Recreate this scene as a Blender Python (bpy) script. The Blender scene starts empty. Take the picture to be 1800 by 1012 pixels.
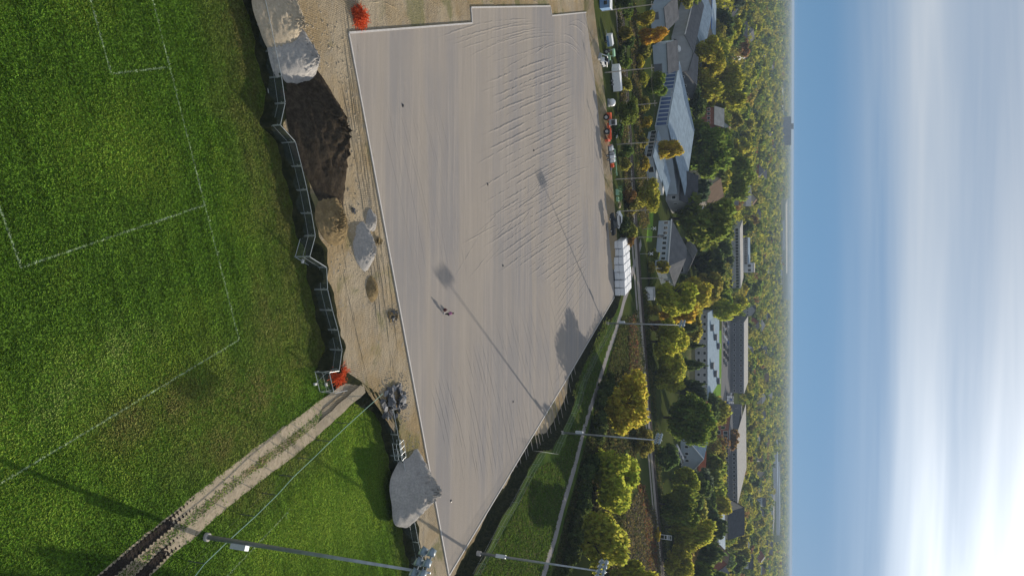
import bpy, bmesh, math, random
import numpy as np
from mathutils import Vector, Matrix, geometry

# ---------------------------------------------------------------- camera, sky, sun, exposure
random.seed(7)
RNG = np.random.default_rng(7)
SC = bpy.context.scene
COL = SC.collection
H = 45.4                       # camera height over the soccer lawn
FPX, HZX = 1285.0, 1393.5      # focal length in photo pixels, horizon column
PITCH = math.atan((HZX - 900) / FPX)
ROLL = math.radians(0.25)
SUN_AZ, SUN_EL = math.radians(30.6), math.radians(18.8)   # azimuth measured from +Y towards +X

cam_d = bpy.data.cameras.new('camera'); cam = bpy.data.objects.new('camera', cam_d); COL.objects.link(cam)
fwd = Vector((0, math.cos(PITCH), -math.sin(PITCH))); upc = Vector((0, math.sin(PITCH), math.cos(PITCH))); rgt = Vector((1, 0, 0))
cr, sr = math.cos(ROLL), math.sin(ROLL)
cx = -sr * rgt + cr * upc; cy = -(cr * rgt + sr * upc); cz = -fwd
cam.matrix_world = Matrix(((cx.x, cy.x, cz.x, 0), (cx.y, cy.y, cz.y, 0), (cx.z, cy.z, cz.z, H), (0, 0, 0, 1)))
cam_d.sensor_fit = 'HORIZONTAL'; cam_d.sensor_width = 36.0; cam_d.lens = FPX / 1800 * 36
cam_d.clip_start = 0.5; cam_d.clip_end = 60000
SC.camera = cam

world = bpy.data.worlds.new('World'); SC.world = world; world.use_nodes = True
wn, wl = world.node_tree.nodes, world.node_tree.links
wn.clear()
def wnode(t, **k):
    n = wn.new(t)
    for a, b in k.items(): setattr(n, a, b)
    return n
def wmath(op, a, b=None, c=None):
    n = wnode('ShaderNodeMath', operation=op)
    for i, v in enumerate((a, b, c)):
        if v is None: continue
        if isinstance(v, (int, float)): n.inputs[i].default_value = v
        else: wl.new(v, n.inputs[i])
    return n.outputs[0]
out = wnode('ShaderNodeOutputWorld'); bg = wnode('ShaderNodeBackground'); bg.inputs['Strength'].default_value = 0.09
sky = wnode('ShaderNodeTexSky', sky_type='NISHITA', sun_disc=False)
sky.sun_elevation = SUN_EL; sky.sun_rotation = SUN_AZ
sky.air_density = 0.9; sky.dust_density = 0.1; sky.ozone_density = 5.0; sky.altitude = 200
tc = wnode('ShaderNodeTexCoord'); sep = wnode('ShaderNodeSeparateXYZ'); wl.new(tc.outputs['Generated'], sep.inputs[0])
# the hazy horizon takes the blue of the sky a little higher up, and the aureole is softened
zl = wmath('MULTIPLY_ADD', wmath('MAXIMUM', sep.outputs['Z'], 0.0), 0.75, 0.26)
cv = wnode('ShaderNodeCombineXYZ'); wl.new(sep.outputs['X'], cv.inputs[0]); wl.new(sep.outputs['Y'], cv.inputs[1]); wl.new(zl, cv.inputs[2])
nv = wnode('ShaderNodeVectorMath', operation='NORMALIZE'); wl.new(cv.outputs[0], nv.inputs[0]); wl.new(nv.outputs[0], sky.inputs['Vector'])
bw = wnode('ShaderNodeRGBToBW'); wl.new(sky.outputs[0], bw.inputs[0])
kk = wmath('DIVIDE', 4.7, wmath('ADD', bw.outputs[0], 4.2))
tn = wnode('ShaderNodeCombineColor'); wl.new(wmath('MULTIPLY', kk, 1.12), tn.inputs[0]); wl.new(wmath('MULTIPLY', kk, 1.03), tn.inputs[1]); wl.new(wmath('MULTIPLY', kk, 0.85), tn.inputs[2])
skm = wnode('ShaderNodeMix', data_type='RGBA', blend_type='MULTIPLY'); skm.inputs[0].default_value = 1.0
wl.new(sky.outputs[0], skm.inputs[6]); wl.new(tn.outputs[0], skm.inputs[7])
# thin cloud sheet seen in perspective: direction projected on a flat layer
zz = wmath('ADD', wmath('MAXIMUM', sep.outputs['Z'], 0.0), 0.10)
px_ = wmath('DIVIDE', sep.outputs['X'], zz); py_ = wmath('DIVIDE', sep.outputs['Y'], zz)
def cloud(sx, sy, sc, det, dist, lo, hi, off):
    cb = wnode('ShaderNodeCombineXYZ'); wl.new(wmath('MULTIPLY', px_, sx), cb.inputs[0]); wl.new(wmath('MULTIPLY', py_, sy), cb.inputs[1]); cb.inputs[2].default_value = off
    nz = wnode('ShaderNodeTexNoise'); nz.inputs['Scale'].default_value = sc; nz.inputs['Detail'].default_value = det; nz.inputs['Distortion'].default_value = dist
    nz.inputs['Roughness'].default_value = 0.52
    wl.new(cb.outputs[0], nz.inputs['Vector'])
    mr = wnode('ShaderNodeMapRange'); mr.interpolation_type = 'SMOOTHSTEP'; mr.inputs['From Min'].default_value = lo; mr.inputs['From Max'].default_value = hi
    wl.new(nz.outputs['Fac'], mr.inputs['Value']); return mr.outputs[0]
c1 = cloud(0.13, 0.55, 1.0, 4, 0.25, 0.12, 0.88, 2.1)
c2 = cloud(0.20, 1.2, 1.2, 7, 0.5, 0.36, 0.80, 1.7)
den = wmath('MINIMUM', wmath('ADD', wmath('MULTIPLY', c1, 0.85), wmath('MULTIPLY', c2, 0.28)), 1.0)
fade = wnode('ShaderNodeMapRange'); fade.interpolation_type = 'SMOOTHSTEP'; fade.inputs['From Min'].default_value = 0.03; fade.inputs['From Max'].default_value = 0.17
wl.new(sep.outputs['Z'], fade.inputs['Value'])
# clouds are brighter towards the sun (forward scattering)
sd = Vector((math.sin(SUN_AZ) * math.cos(SUN_EL), math.cos(SUN_AZ) * math.cos(SUN_EL), math.sin(SUN_EL)))
dt = wnode('ShaderNodeVectorMath', operation='DOT_PRODUCT'); wl.new(tc.outputs['Generated'], dt.inputs[0]); dt.inputs[1].default_value = sd
den = wmath('MAXIMUM', wmath('MULTIPLY', den, fade.outputs[0]), wmath('MULTIPLY', wmath('MINIMUM', wmath('MULTIPLY', wmath('POWER', wmath('MAXIMUM', dt.outputs['Value'], 0.0), 30.0), 1.15), 1.0), fade.outputs[0]))
fs = wmath('POWER', wmath('MAXIMUM', dt.outputs['Value'], 0.0), 16.0)
cbr = wmath('MULTIPLY_ADD', fs, 11.0, 4.9)
ccol = wnode('ShaderNodeCombineColor')
wl.new(wmath('MULTIPLY', cbr, 0.97), ccol.inputs[0]); wl.new(wmath('MULTIPLY', cbr, 1.0), ccol.inputs[1]); wl.new(wmath('MULTIPLY', cbr, 1.02), ccol.inputs[2])
mixc = wnode('ShaderNodeMix', data_type='RGBA'); wl.new(den, mixc.inputs[0])
wl.new(skm.outputs[2], mixc.inputs[6]); wl.new(ccol.outputs[0], mixc.inputs[7])
wl.new(mixc.outputs[2], bg.inputs['Color']); wl.new(bg.outputs[0], out.inputs['Surface'])

sun_d = bpy.data.lights.new('sun', 'SUN'); sun_d.energy = 4.0; sun_d.angle = math.radians(.7); sun_d.color = (1.0, 0.88, 0.72)
sun = bpy.data.objects.new('sun', sun_d); COL.objects.link(sun)
sun.rotation_euler = (-sd).to_track_quat('-Z', 'Y').to_euler(); sun.location = (60, 60, 80)
vs = SC.view_settings
vs.view_transform = 'Standard'; vs.look = 'None'; vs.exposure = 0.82; vs.gamma = 1.0; vs.use_curve_mapping = False
SC.cycles.use_denoising = True
SC.cycles.max_bounces = 6; SC.cycles.transparent_max_bounces = 24; SC.cycles.volume_bounces = 1

# ---------------------------------------------------------------- helpers
ZL, ZS, ZP, ZR = 0.0, 1.25, 1.31, 2.35      # lawn, dirt yard, gravel pad, ground beyond

def at(x, y, z=0.0):
    """photo pixel -> point of the horizontal plane z"""
    r, u = y - 506.0, x - 900.0
    r, u = r * cr - u * sr, u * cr + r * sr
    d = FPX * fwd + r * rgt + u * upc
    t = (z - H) / d.z
    return Vector((d.x * t, d.y * t, z))
def depth(p): return (Vector(p) - Vector((0, 0, H))).dot(fwd)
def colx(p):
    v = Vector(p) - Vector((0, 0, H)); f = v.dot(fwd)
    return 900 + (v.dot(upc) * cr - v.x * sr) / f * FPX
def tall(b, topx):
    """height above b whose image reaches column topx"""
    lo, hi = 0.0, 150.0
    for _ in range(40):
        m = (lo + hi) / 2
        if colx((b[0], b[1], b[2] + m)) < topx: lo = m
        else: hi = m
    return lo

MATS = {}
class NT:
    def __init__(s, name):
        s.m = bpy.data.materials.new(name); s.m.use_nodes = True
        s.n, s.l = s.m.node_tree.nodes, s.m.node_tree.links
        s.b = s.n['Principled BSDF']; s.o = s.n['Material Output']; s.b.inputs['Specular IOR Level'].default_value = 0.0
        s.tc = s.n.new('ShaderNodeTexCoord')
    def new(s, t, **k):
        n = s.n.new(t)
        for a, b in k.items(): setattr(n, a, b)
        return n
    def put(s, sock, v):
        if isinstance(v, (int, float)): sock.default_value = v
        elif isinstance(v, tuple): sock.default_value = v if len(v) == len(sock.default_value) else (*v, 1)
        else: s.l.new(v, sock)
    def math(s, op, a, b=None, c=None):
        n = s.new('ShaderNodeMath', operation=op)
        for i, v in enumerate((a, b, c)):
            if v is not None: s.put(n.inputs[i], v)
        return n.outputs[0]
    def coord(s, scale=(1, 1, 1), rot=0, kind='Object'):
        mp = s.new('ShaderNodeMapping'); mp.inputs['Scale'].default_value = scale; mp.inputs['Rotation'].default_value = (0, 0, rot)
        s.l.new(s.tc.outputs[kind], mp.inputs['Vector']); return mp.outputs[0]
    def noise(s, scale, det=4, rough=.55, vec=None, dist=0):
        n = s.new('ShaderNodeTexNoise'); n.inputs['Scale'].default_value = scale; n.inputs['Detail'].default_value = det
        n.inputs['Roughness'].default_value = rough; n.inputs['Distortion'].default_value = dist
        s.l.new(vec if vec is not None else s.tc.outputs['Object'], n.inputs['Vector']); return n.outputs['Fac']
    def ramp(s, fac, lo, hi):
        n = s.new('ShaderNodeMapRange'); n.interpolation_type = 'SMOOTHSTEP'
        n.inputs['From Min'].default_value = lo; n.inputs['From Max'].default_value = hi
        s.l.new(fac, n.inputs['Value']); return n.outputs[0]
    def mix(s, f, a, b, blend='MIX'):
        n = s.new('ShaderNodeMix', data_type='RGBA', blend_type=blend)
        s.put(n.inputs[0], f); s.put(n.inputs[6], a); s.put(n.inputs[7], b); return n.outputs[2]
    def bump(s, h, st, dist=1.0):
        n = s.new('ShaderNodeBump'); n.inputs['Strength'].default_value = st; n.inputs['Distance'].default_value = dist
        s.l.new(h, n.inputs['Height']); s.l.new(n.outputs[0], s.b.inputs['Normal'])
    def done(s, col, rough=.9, metal=0):
        s.put(s.b.inputs['Base Color'], col); s.b.inputs['Roughness'].default_value = rough; s.b.inputs['Metallic'].default_value = metal
        return s.m

def plain(name, col, rough=.6, metal=0, var=.12, scale=2.5, spec=None):
    """a single paint/material with soft uneven wear"""
    if name in MATS: return MATS[name]
    t = NT(name)
    n = t.noise(scale, 5)
    c = t.mix(t.ramp(n, .3, .75), tuple(v * (1 - var) for v in col), tuple(min(1, v * (1 + var)) for v in col))
    t.b.inputs['Specular IOR Level'].default_value = .3 if spec is None else spec
    MATS[name] = t.done(c, rough, metal); return MATS[name]

class MB:
    """collects shapes into one mesh"""
    def __init__(s): s.v, s.f, s.mi = [], [], []
    def add(s, vs, fs, mi=0):
        o = len(s.v); s.v += [tuple(v) for v in vs]; s.f += [tuple(i + o for i in f) for f in fs]; s.mi += [mi] * len(fs)
    def box(s, c, d, rz=0, mi=0, taper=1.0, ry=0, M=None):
        hx, hy, hz = d[0] / 2, d[1] / 2, d[2] / 2
        vs = []
        for z, k in ((-hz, 1), (hz, taper)):
            for x, y in ((-hx, -hy), (hx, -hy), (hx, hy), (-hx, hy)): vs.append(Vector((x * k, y * k, z)))
        R = Matrix.Rotation(rz, 3, 'Z') @ Matrix.Rotation(ry, 3, 'Y')
        vs = [R @ v + Vector(c) for v in vs]
        if M is not None: vs = [M @ v for v in vs]
        s.add(vs, [(3, 2, 1, 0), (4, 5, 6, 7), (0, 1, 5, 4), (1, 2, 6, 5), (2, 3, 7, 6), (3, 0, 4, 7)], mi)
    def tube(s, a, b, r0, r1=None, n=8, mi=0, caps=True):
        r1 = r0 if r1 is None else r1
        a, b = Vector(a), Vector(b); d = (b - a).normalized()
        u = d.orthogonal().normalized(); w = d.cross(u)
        vs = []
        for p, r in ((a, r0), (b, r1)):
            for i in range(n):
                t = 2 * math.pi * i / n; vs.append(p + r * (math.cos(t) * u + math.sin(t) * w))
        fs = [(i, (i + 1) % n, n + (i + 1) % n, n + i) for i in range(n)]
        if caps: fs += [tuple(range(n - 1, -1, -1)), tuple(range(n, 2 * n))]
        s.add(vs, fs, mi)
    def poly_tube(s, pts, r, n=6, mi=0):
        for a, b in zip(pts, pts[1:]): s.tube(a, b, r, r, n, mi)
    def prism(s, prof, a, b, mi=0):
        """extrude a closed profile [(y,z)..] (ccw) along x from a to b"""
        n = len(prof); vs = [(a, y, z) for y, z in prof] + [(b, y, z) for y, z in prof]
        fs = [(i, (i + 1) % n, n + (i + 1) % n, n + i) for i in range(n)] + [tuple(range(n - 1, -1, -1)), tuple(range(n, 2 * n))]
        s.add(vs, fs, mi)
    def lathe(s, prof, c=(0, 0, 0), n=14, mi=0):
        vs = []
        for r, z in prof:
            for i in range(n):
                t = 2 * math.pi * i / n; vs.append((c[0] + r * math.cos(t), c[1] + r * math.sin(t), c[2] + z))
        fs = []
        for k in range(len(prof) - 1):
            for i in range(n): fs.append((k * n + i, k * n + (i + 1) % n, (k + 1) * n + (i + 1) % n, (k + 1) * n + i))
        s.add(vs, fs, mi)
    def mesh(s, name, mats, smooth=False):
        me = bpy.data.meshes.new(name); me.from_pydata(s.v, [], s.f); me.validate()
        for m in (mats if isinstance(mats, (list, tuple)) else [mats]): me.materials.append(m)
        if len(s.mi) == len(me.polygons): me.polygons.foreach_set('material_index', s.mi)
        if smooth: me.polygons.foreach_set('use_smooth', [True] * len(me.polygons))
        me.update(); return me
    def build(s, name, mats, parent=None, smooth=False, loc=None, rz=None):
        return ob(name, s.mesh(name, mats, smooth), parent, loc, rz)

def ob(name, data, parent=None, loc=None, rz=None):
    o = bpy.data.objects.new(name, data); COL.objects.link(o)
    if parent: o.parent = parent
    if loc is not None: o.location = loc
    if rz is not None: o.rotation_euler = (0, 0, rz)
    return o
def thing(name, label, cat, loc=(0, 0, 0), rz=0, group=None):
    o = ob(name, None, None, loc, rz); o.empty_display_size = .3
    return tag(o, label, cat, group)
def tag(o, label, cat, group=None, kind=None):
    if label: o['label'] = label
    if cat: o['category'] = cat
    if group: o['group'] = group
    if kind: o['kind'] = kind
    return o
def struct(o): o['kind'] = 'structure'; return o
def dup(root, loc, rz=0, label=None, group=None, scale=None):
    r = root.copy(); COL.objects.link(r); r.location = loc; r.rotation_euler = (0, 0, rz)
    if label: r['label'] = label
    if group: r['group'] = group
    if scale: r.scale = scale
    for ch in root.children:
        c = ch.copy(); COL.objects.link(c); c.parent = r
        for g in ch.children:
            d = g.copy(); COL.objects.link(d); d.parent = c
    return r

def sheet(name, pts, mat, cut=0):
    """flat polygon (concave allowed)"""
    tris = geometry.tessellate_polygon([[Vector(p) for p in pts]])
    me = bpy.data.meshes.new(name); me.from_pydata([tuple(p) for p in pts], [], [tuple(t) for t in tris]); me.validate()
    bm = bmesh.new(); bm.from_mesh(me); bmesh.ops.recalc_face_normals(bm, faces=bm.faces)
    if sum(f.normal.z for f in bm.faces) < 0: bmesh.ops.reverse_faces(bm, faces=bm.faces)
    bm.to_mesh(me); bm.free(); me.materials.append(mat)
    return struct(ob(name, me))
def resample(pts, step):
    out_ = [Vector(pts[0])]
    for a, b in zip(pts, pts[1:]):
        a, b = Vector(a), Vector(b); n = max(1, int((b - a).length / step))
        for i in range(1, n + 1): out_.append(a.lerp(b, i / n))
    return out_
def offset(pts, d):
    """shift a polyline sideways (left of travel for d>0)"""
    res = []
    for i, p in enumerate(pts):
        a = pts[max(0, i - 1)]; b = pts[min(len(pts) - 1, i + 1)]
        t = Vector((b[0] - a[0], b[1] - a[1], 0)).normalized(); n = Vector((-t.y, t.x, 0))
        res.append(Vector(p) + n * d)
    return res
def strip(name, rows, mat, smooth=True):
    """skin between polylines of equal length"""
    n = len(rows[0]); vs = [tuple(p) for r in rows for p in r]
    fs = [(k * n + i, k * n + i + 1, (k + 1) * n + i + 1, (k + 1) * n + i) for k in range(len(rows) - 1) for i in range(n - 1)]
    me = bpy.data.meshes.new(name); me.from_pydata(vs, [], fs); me.materials.append(mat)
    if sum(p.normal.z for p in me.polygons) < 0: me.flip_normals()
    if smooth: me.polygons.foreach_set('use_smooth', [True] * len(me.polygons))
    return ob(name, me)
def ribbon(name, pts, width, mat, lift=0.0, wob=0.0):
    pts = resample(pts, 1.5)
    a = offset(pts, width / 2); b = offset(pts, -width / 2)
    for q in (a, b):
        for i, p in enumerate(q): p.z += lift; p.x += random.uniform(-wob, wob); p.y += random.uniform(-wob, wob)
    return struct(strip(name, [a, b], mat))
# ---------------------------------------------------------------- ground materials
def mat_lawn():
    t = NT('lawn_grass')
    big = t.noise(.045, 3, .6); mid = t.noise(.35, 5, .65); fine = t.noise(2.6, 6, .7)
    tuft = t.noise(5.0, 4, .7, t.coord((1, .55, 1), .3))
    mow = t.noise(.9, 3, .6, t.coord((.12, 1.6, 1), math.radians(62)))
    a = t.mix(t.ramp(mid, .3, .7), (.052, .120, .011), (.098, .200, .020))
    a = t.mix(t.math('MULTIPLY', t.ramp(big, .42, .66), .5), a, (.125, .215, .032))
    a = t.mix(t.math('MULTIPLY', t.ramp(mow, .5, .72), .45), a, (.045, .105, .014))
    at_ = t.new('ShaderNodeAttribute', attribute_name='wear'); w = at_.outputs['Fac']
    w2 = t.math('MULTIPLY', w, t.ramp(t.noise(.8, 5, .7), .25, .6))
    a = t.mix(w2, a, (.135, .140, .045))
    br = t.new('ShaderNodeAttribute', attribute_name='fresh').outputs['Fac']
    a = t.mix(t.math('MULTIPLY', br, .8), a, (.115, .235, .022))
    a = t.mix(t.ramp(fine, .52, .8), a, (.160, .235, .048))
    a = t.mix(t.ramp(tuft, .56, .30), a, (.022, .050, .008))
    t.bump(t.math('ADD', t.math('MULTIPLY', fine, .6), t.math('MULTIPLY', tuft, .7)), .75, .16)
    return t.done(a, .95)
M_LAWN = mat_lawn()

def mat_far():
    t = NT('rough_ground')
    n1 = t.noise(.02, 4, .6); n2 = t.noise(.35, 6, .65); n3 = t.noise(3, 4)
    a = t.mix(t.ramp(n1, .35, .65), (.030, .046, .012), (.055, .068, .020))
    a = t.mix(t.ramp(n2, .5, .75), a, (.065, .062, .030))
    a = t.mix(t.ramp(n3, .6, .8), a, (.02, .032, .010))
    n4 = t.noise(.004, 2); a = t.mix(t.math('MULTIPLY', t.ramp(n4, .55, .65), .6), a, (.20, .18, .11))
    t.bump(n2, .6, .4)
    return t.done(a, .95)
M_FAR = mat_far()

def mat_dirt():
    t = NT('yard_dirt')
    n1 = t.noise(.09, 5, .6); n2 = t.noise(.7, 6, .68, None, .4); n3 = t.noise(4, 5, .72)
    tr = t.noise(.8, 4, .6, t.coord((.07, 1.2, 1), math.radians(-14)), .25)
    wv_ = t.new('ShaderNodeTexWave'); wv_.inputs['Scale'].default_value = 1.5; wv_.inputs['Distortion'].default_value = 3.0; wv_.inputs['Detail'].default_value = 3
    t.l.new(t.coord((1, .25, 1), math.radians(-14)), wv_.inputs['Vector'])
    a = t.mix(t.ramp(n1, .40, .60), (.280, .215, .125), (.325, .278, .205))
    a = t.mix(t.math('MULTIPLY', t.ramp(tr, .50, .68), .40), a, (.320, .262, .175))
    a = t.mix(t.math('MULTIPLY', t.ramp(tr, .44, .32), .30), a, (.150, .120, .080))
    tread = t.math('MULTIPLY', t.ramp(wv_.outputs['Fac'], .55, .85), t.ramp(t.noise(.22, 3), .42, .6))
    a = t.mix(t.math('MULTIPLY', tread, .55), a, (.130, .105, .075))
    a = t.mix(t.ramp(n2, .56, .72), a, (.250, .230, .195))
    a = t.mix(t.math('MULTIPLY', t.ramp(t.noise(.16, 4, .6, None, .5), .54, .66), .6), a, (.110, .120, .040))
    a = t.mix(t.math('MULTIPLY', t.ramp(n3, .55, .75), .8), a, (.085, .068, .047))
    t.bump(t.math('ADD', t.math('ADD', t.math('MULTIPLY', tr, .4), n2), t.math('MULTIPLY', n3, .8)), 1.0, .2)
    return t.done(a, .95)
M_DIRT = mat_dirt()

def mat_pad():
    t = NT('pad_gravel')
    n1 = t.noise(.035, 4, .55); n2 = t.noise(.4, 6, .7); n3 = t.noise(7, 5, .75)
    s1 = t.noise(1.1, 5, .65, t.coord((.05, 1.0, 1), math.radians(-20)))      # grading streaks
    s2 = t.noise(1.4, 5, .65, t.coord((.06, 1.0, 1), math.radians(-84)))
    a = t.mix(t.ramp(n1, .40, .62), (.225, .216, .216), (.268, .247, .228))
    s3 = t.noise(.16, 3, .5, t.coord((.10, 1.0, 1), math.radians(-20)), .3)
    a = t.mix(t.math('MULTIPLY', t.ramp(s3, .46, .60), .6), a, (.292, .262, .226)); a = t.mix(t.math('MULTIPLY', t.ramp(s3, .46, .36), .6), a, (.215, .210, .212))
    a = t.mix(t.math('MULTIPLY', t.ramp(s1, .44, .68), .50), a, (.330, .300, .268))
    a = t.mix(t.math('MULTIPLY', t.ramp(s2, .46, .68), .45), a, (.235, .215, .200))
    a = t.mix(t.math('MULTIPLY', t.ramp(n2, .55, .75), .35), a, (.300, .275, .250))
    a = t.mix(t.math('MULTIPLY', t.ramp(n3, .50, .74), .65), a, (.170, .156, .145))
    t.bump(t.math('ADD', t.math('MULTIPLY', s1, .7), t.math('MULTIPLY', n3, .35)), .55, .06)
    return t.done(a, .92)
M_PAD = mat_pad()
def mat_gravel(name, c0, c1, sc=4.0, st=.6):
    t = NT(name); n = t.noise(sc, 6, .75); n2 = t.noise(.5, 4)
    a = t.mix(t.ramp(n, .35, .7), c0, c1); a = t.mix(t.math('MULTIPLY', t.ramp(n2, .4, .7), .35), a, tuple(v * .8 for v in c0))
    t.bump(n, st, .12); return t.done(a, .93)
M_GREY = mat_gravel('grey_gravel', (.27, .265, .26), (.40, .385, .365))
M_SAND = mat_gravel('sandy_gravel', (.34, .29, .215), (.46, .40, .31))
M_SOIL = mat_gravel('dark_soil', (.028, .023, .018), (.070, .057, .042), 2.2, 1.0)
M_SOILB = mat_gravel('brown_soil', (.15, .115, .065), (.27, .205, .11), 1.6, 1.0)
M_MUD = mat_gravel('wet_mud', (.020, .017, .015), (.050, .043, .037), 6, .8)
M_TRACK = mat_gravel('track_dirt', (.29, .245, .18), (.40, .345, .26), 3, .5)
M_PATH = mat_gravel('path_asphalt', (.20, .195, .20), (.26, .25, .25), 5, .2)
M_BALLAST = mat_gravel('rail_ballast', (.20, .185, .175), (.34, .315, .29), 3, .7)
M_ROAD = mat_gravel('road_asphalt', (.13, .13, .135), (.19, .19, .19), 1, .1)
M_BANK = mat_gravel('shade_toned_bank_earth', (.014, .017, .009), (.040, .042, .022), 1.8, 1.0)  # near-black earth: the shade on the bank faces is deepened in the colour
M_CONC = plain('kerb_concrete', (.43, .42, .41), .85, 0, .1, 3)
M_PARKG = mat_gravel('park_grass', (.10, .19, .025), (.16, .26, .045), .6, .3)

# ---------------------------------------------------------------- terrain
FB = [(446, 45), (456, 92), (466, 138), (472.6, 184), (464, 222.5), (491, 251.7), (502, 293.5), (512, 335), (520, 375.6), (526.8, 415), (516.7, 451.6), (547, 470), (549, 508.7), (557.6, 544.6), (567.6, 579), (575, 614), (570, 649)]
FBW = [at(x, y) for x, y in FB]                      # feet of the fence panels, left run
FB2 = [(668, 722), (676, 762), (684, 800), (692, 838), (698, 873), (705, 910), (713, 950), (721, 990), (729, 1032)]
FB2W = [at(x, y) for x, y in FB2]
footA = [Vector((-240, -12, 0)), Vector((-60, 41, 0)), at(436, 0)] + [p.copy() for p in FBW[:10]] + [at(540, 440), at(545, 475)] + [p.copy() for p in FBW[12:]] + [at(612, 676), at(650, 700)] + [p.copy() for p in FB2W] + [Vector((70, 93, 0)), Vector((240, 150, 0))]
footA = [Vector((p.x, p.y - .45, 0)) for p in footA]
fa = resample(footA, .6); fax = np.array([p.x for p in fa]); fay = np.array([p.y for p in fa])
o_ = np.argsort(fax); fax, fay = fax[o_], fay[o_]
def foot_y(x): return np.interp(x, fax, fay) + .18 * np.sin(x * 1.3) + .12 * np.sin(x * 3.1 + 1)
xs = np.concatenate([np.linspace(-240, -62, 20), np.linspace(-60, 60, 300), np.linspace(62, 240, 20)])
ts = np.concatenate([np.linspace(0, .60, 12), np.linspace(.62, 1, 120)])
fy = foot_y(xs); X = np.repeat(xs[:, None], len(ts), 1); Y = -120 + ts[None] * (fy[:, None] + 120)
vs_ = np.stack([X, Y, np.zeros_like(X)], -1).reshape(-1, 3); nt = len(ts)
fs_ = [(i * nt + j, (i + 1) * nt + j, (i + 1) * nt + j + 1, i * nt + j + 1) for i in range(len(xs) - 1) for j in range(nt - 1)]
me = bpy.data.meshes.new('lawn'); me.from_pydata(vs_.tolist(), [], fs_); me.materials.append(M_LAWN)
def blob(x, y, rx, ry):
    c = at(x, y); e = at(x + rx, y); r = abs(e.y - c.y); q = abs(at(x, y + ry).x - c.x)
    return np.exp(-(((vs_[:, 1] - c.y) / r) ** 2 + ((vs_[:, 0] - c.x) / q) ** 2))
dfo = foot_y(vs_[:, 0]) - vs_[:, 1]
wear = np.clip(1.25 - dfo / 6.5, 0, .9) * (vs_[:, 0] < 8) + np.clip(.75 - dfo / 5.0, 0, .8) * (vs_[:, 0] >= 8)
for b in [(230, 740, 70, 60), (330, 690, 60, 40), (450, 860, 55, 40), (520, 800, 60, 50), (380, 620, 50, 70), (475, 560, 40, 90), (400, 800, 90, 60)]: wear = np.maximum(wear, .7 * blob(*b))
fresh = np.zeros(len(vs_))
for b in [(590, 900, 70, 90), (180, 640, 80, 50), (60, 760, 90, 60), (620, 780, 50, 70), (180, 250, 80, 80), (100, 900, 90, 60), (480, 960, 60, 50)]: fresh = np.maximum(fresh, .85 * blob(*b))
for nm, arr in (('wear', wear), ('fresh', fresh)):
    a_ = me.attributes.new(nm, 'FLOAT', 'POINT'); a_.data.foreach_set('value', arr.astype(np.float32))
lawn = struct(ob('lawn', me))

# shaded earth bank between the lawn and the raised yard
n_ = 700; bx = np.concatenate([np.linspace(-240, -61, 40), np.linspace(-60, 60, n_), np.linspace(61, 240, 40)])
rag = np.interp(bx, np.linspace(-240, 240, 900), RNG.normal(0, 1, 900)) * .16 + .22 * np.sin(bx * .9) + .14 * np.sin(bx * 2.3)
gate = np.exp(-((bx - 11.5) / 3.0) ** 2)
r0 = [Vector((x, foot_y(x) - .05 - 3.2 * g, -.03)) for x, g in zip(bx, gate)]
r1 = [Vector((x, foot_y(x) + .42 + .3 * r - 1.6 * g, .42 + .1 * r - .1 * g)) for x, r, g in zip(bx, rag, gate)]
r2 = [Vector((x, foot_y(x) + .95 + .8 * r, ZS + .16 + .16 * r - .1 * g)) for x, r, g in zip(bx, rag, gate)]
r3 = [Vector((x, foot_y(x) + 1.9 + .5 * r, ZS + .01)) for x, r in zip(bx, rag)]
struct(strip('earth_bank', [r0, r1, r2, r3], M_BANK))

# right-hand cut: the grass beyond the pad stands higher, its raw edge faces the camera
CB = [(832, 1010), (851, 978), (867, 944), (884, 905), (898, 888), (904, 880), (918, 848), (934, 816), (946, 795), (971, 789), (987, 759), (1003, 727), (1012, 700), (1013, 679), (1026, 643), (1047, 608), (1060, 581), (1076, 560), (1083, 549), (1092, 520)]
cw = [Vector((52, 72, ZR)), Vector((46.5, 88, ZR))] + [at(x, y, ZR) for x, y in CB]
far_edge = [at(x, y, ZR) for x, y in [(1090, 470), (1085, 420), (1081, 370), (1077, 320), (1072, 260), (1066, 190), (1058, 120), (1050, 60), (1044, 10), (1040, -40)]] + [Vector((-110, 170, ZR)), Vector((-300, 150, ZR))]
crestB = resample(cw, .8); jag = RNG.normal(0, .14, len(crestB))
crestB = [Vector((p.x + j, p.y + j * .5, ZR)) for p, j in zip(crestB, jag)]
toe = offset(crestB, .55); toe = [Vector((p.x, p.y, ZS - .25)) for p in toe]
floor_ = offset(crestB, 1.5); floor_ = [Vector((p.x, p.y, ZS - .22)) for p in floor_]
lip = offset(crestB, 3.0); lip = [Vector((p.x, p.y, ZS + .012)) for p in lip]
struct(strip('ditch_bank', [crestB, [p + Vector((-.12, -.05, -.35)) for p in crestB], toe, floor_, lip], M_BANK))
eF = resample(far_edge, 3.0)
lipF = [Vector((p.x + .8, p.y - 4.5, ZS + .012)) for p in eF]
struct(strip('yard_slope', [eF, [a.lerp(b, .5) + Vector((0, 0, .05)) for a, b in zip(eF, lipF)], lipF], M_DIRT))

# dirt yard sheet under everything on the building site
yard = [Vector((p.x, p.y + .35, ZS)) for p in (r2[::3])] + [Vector((240, 75, ZS)), Vector((60, 70, ZS))]
yard = [p for p in yard if p.x < 47]
inner = [Vector((p.x, p.y, ZS)) for p in lip[4:]] + [Vector((p.x, p.y, ZS)) for p in lipF]
sheet('dirt_yard', yard + inner, M_DIRT)

sheet('subsoil', [Vector((-240, 20, -.6)), Vector((120, 20, -.6)), Vector((120, 215, -.6)), Vector((-240, 215, -.6))], M_SOIL)
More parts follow.
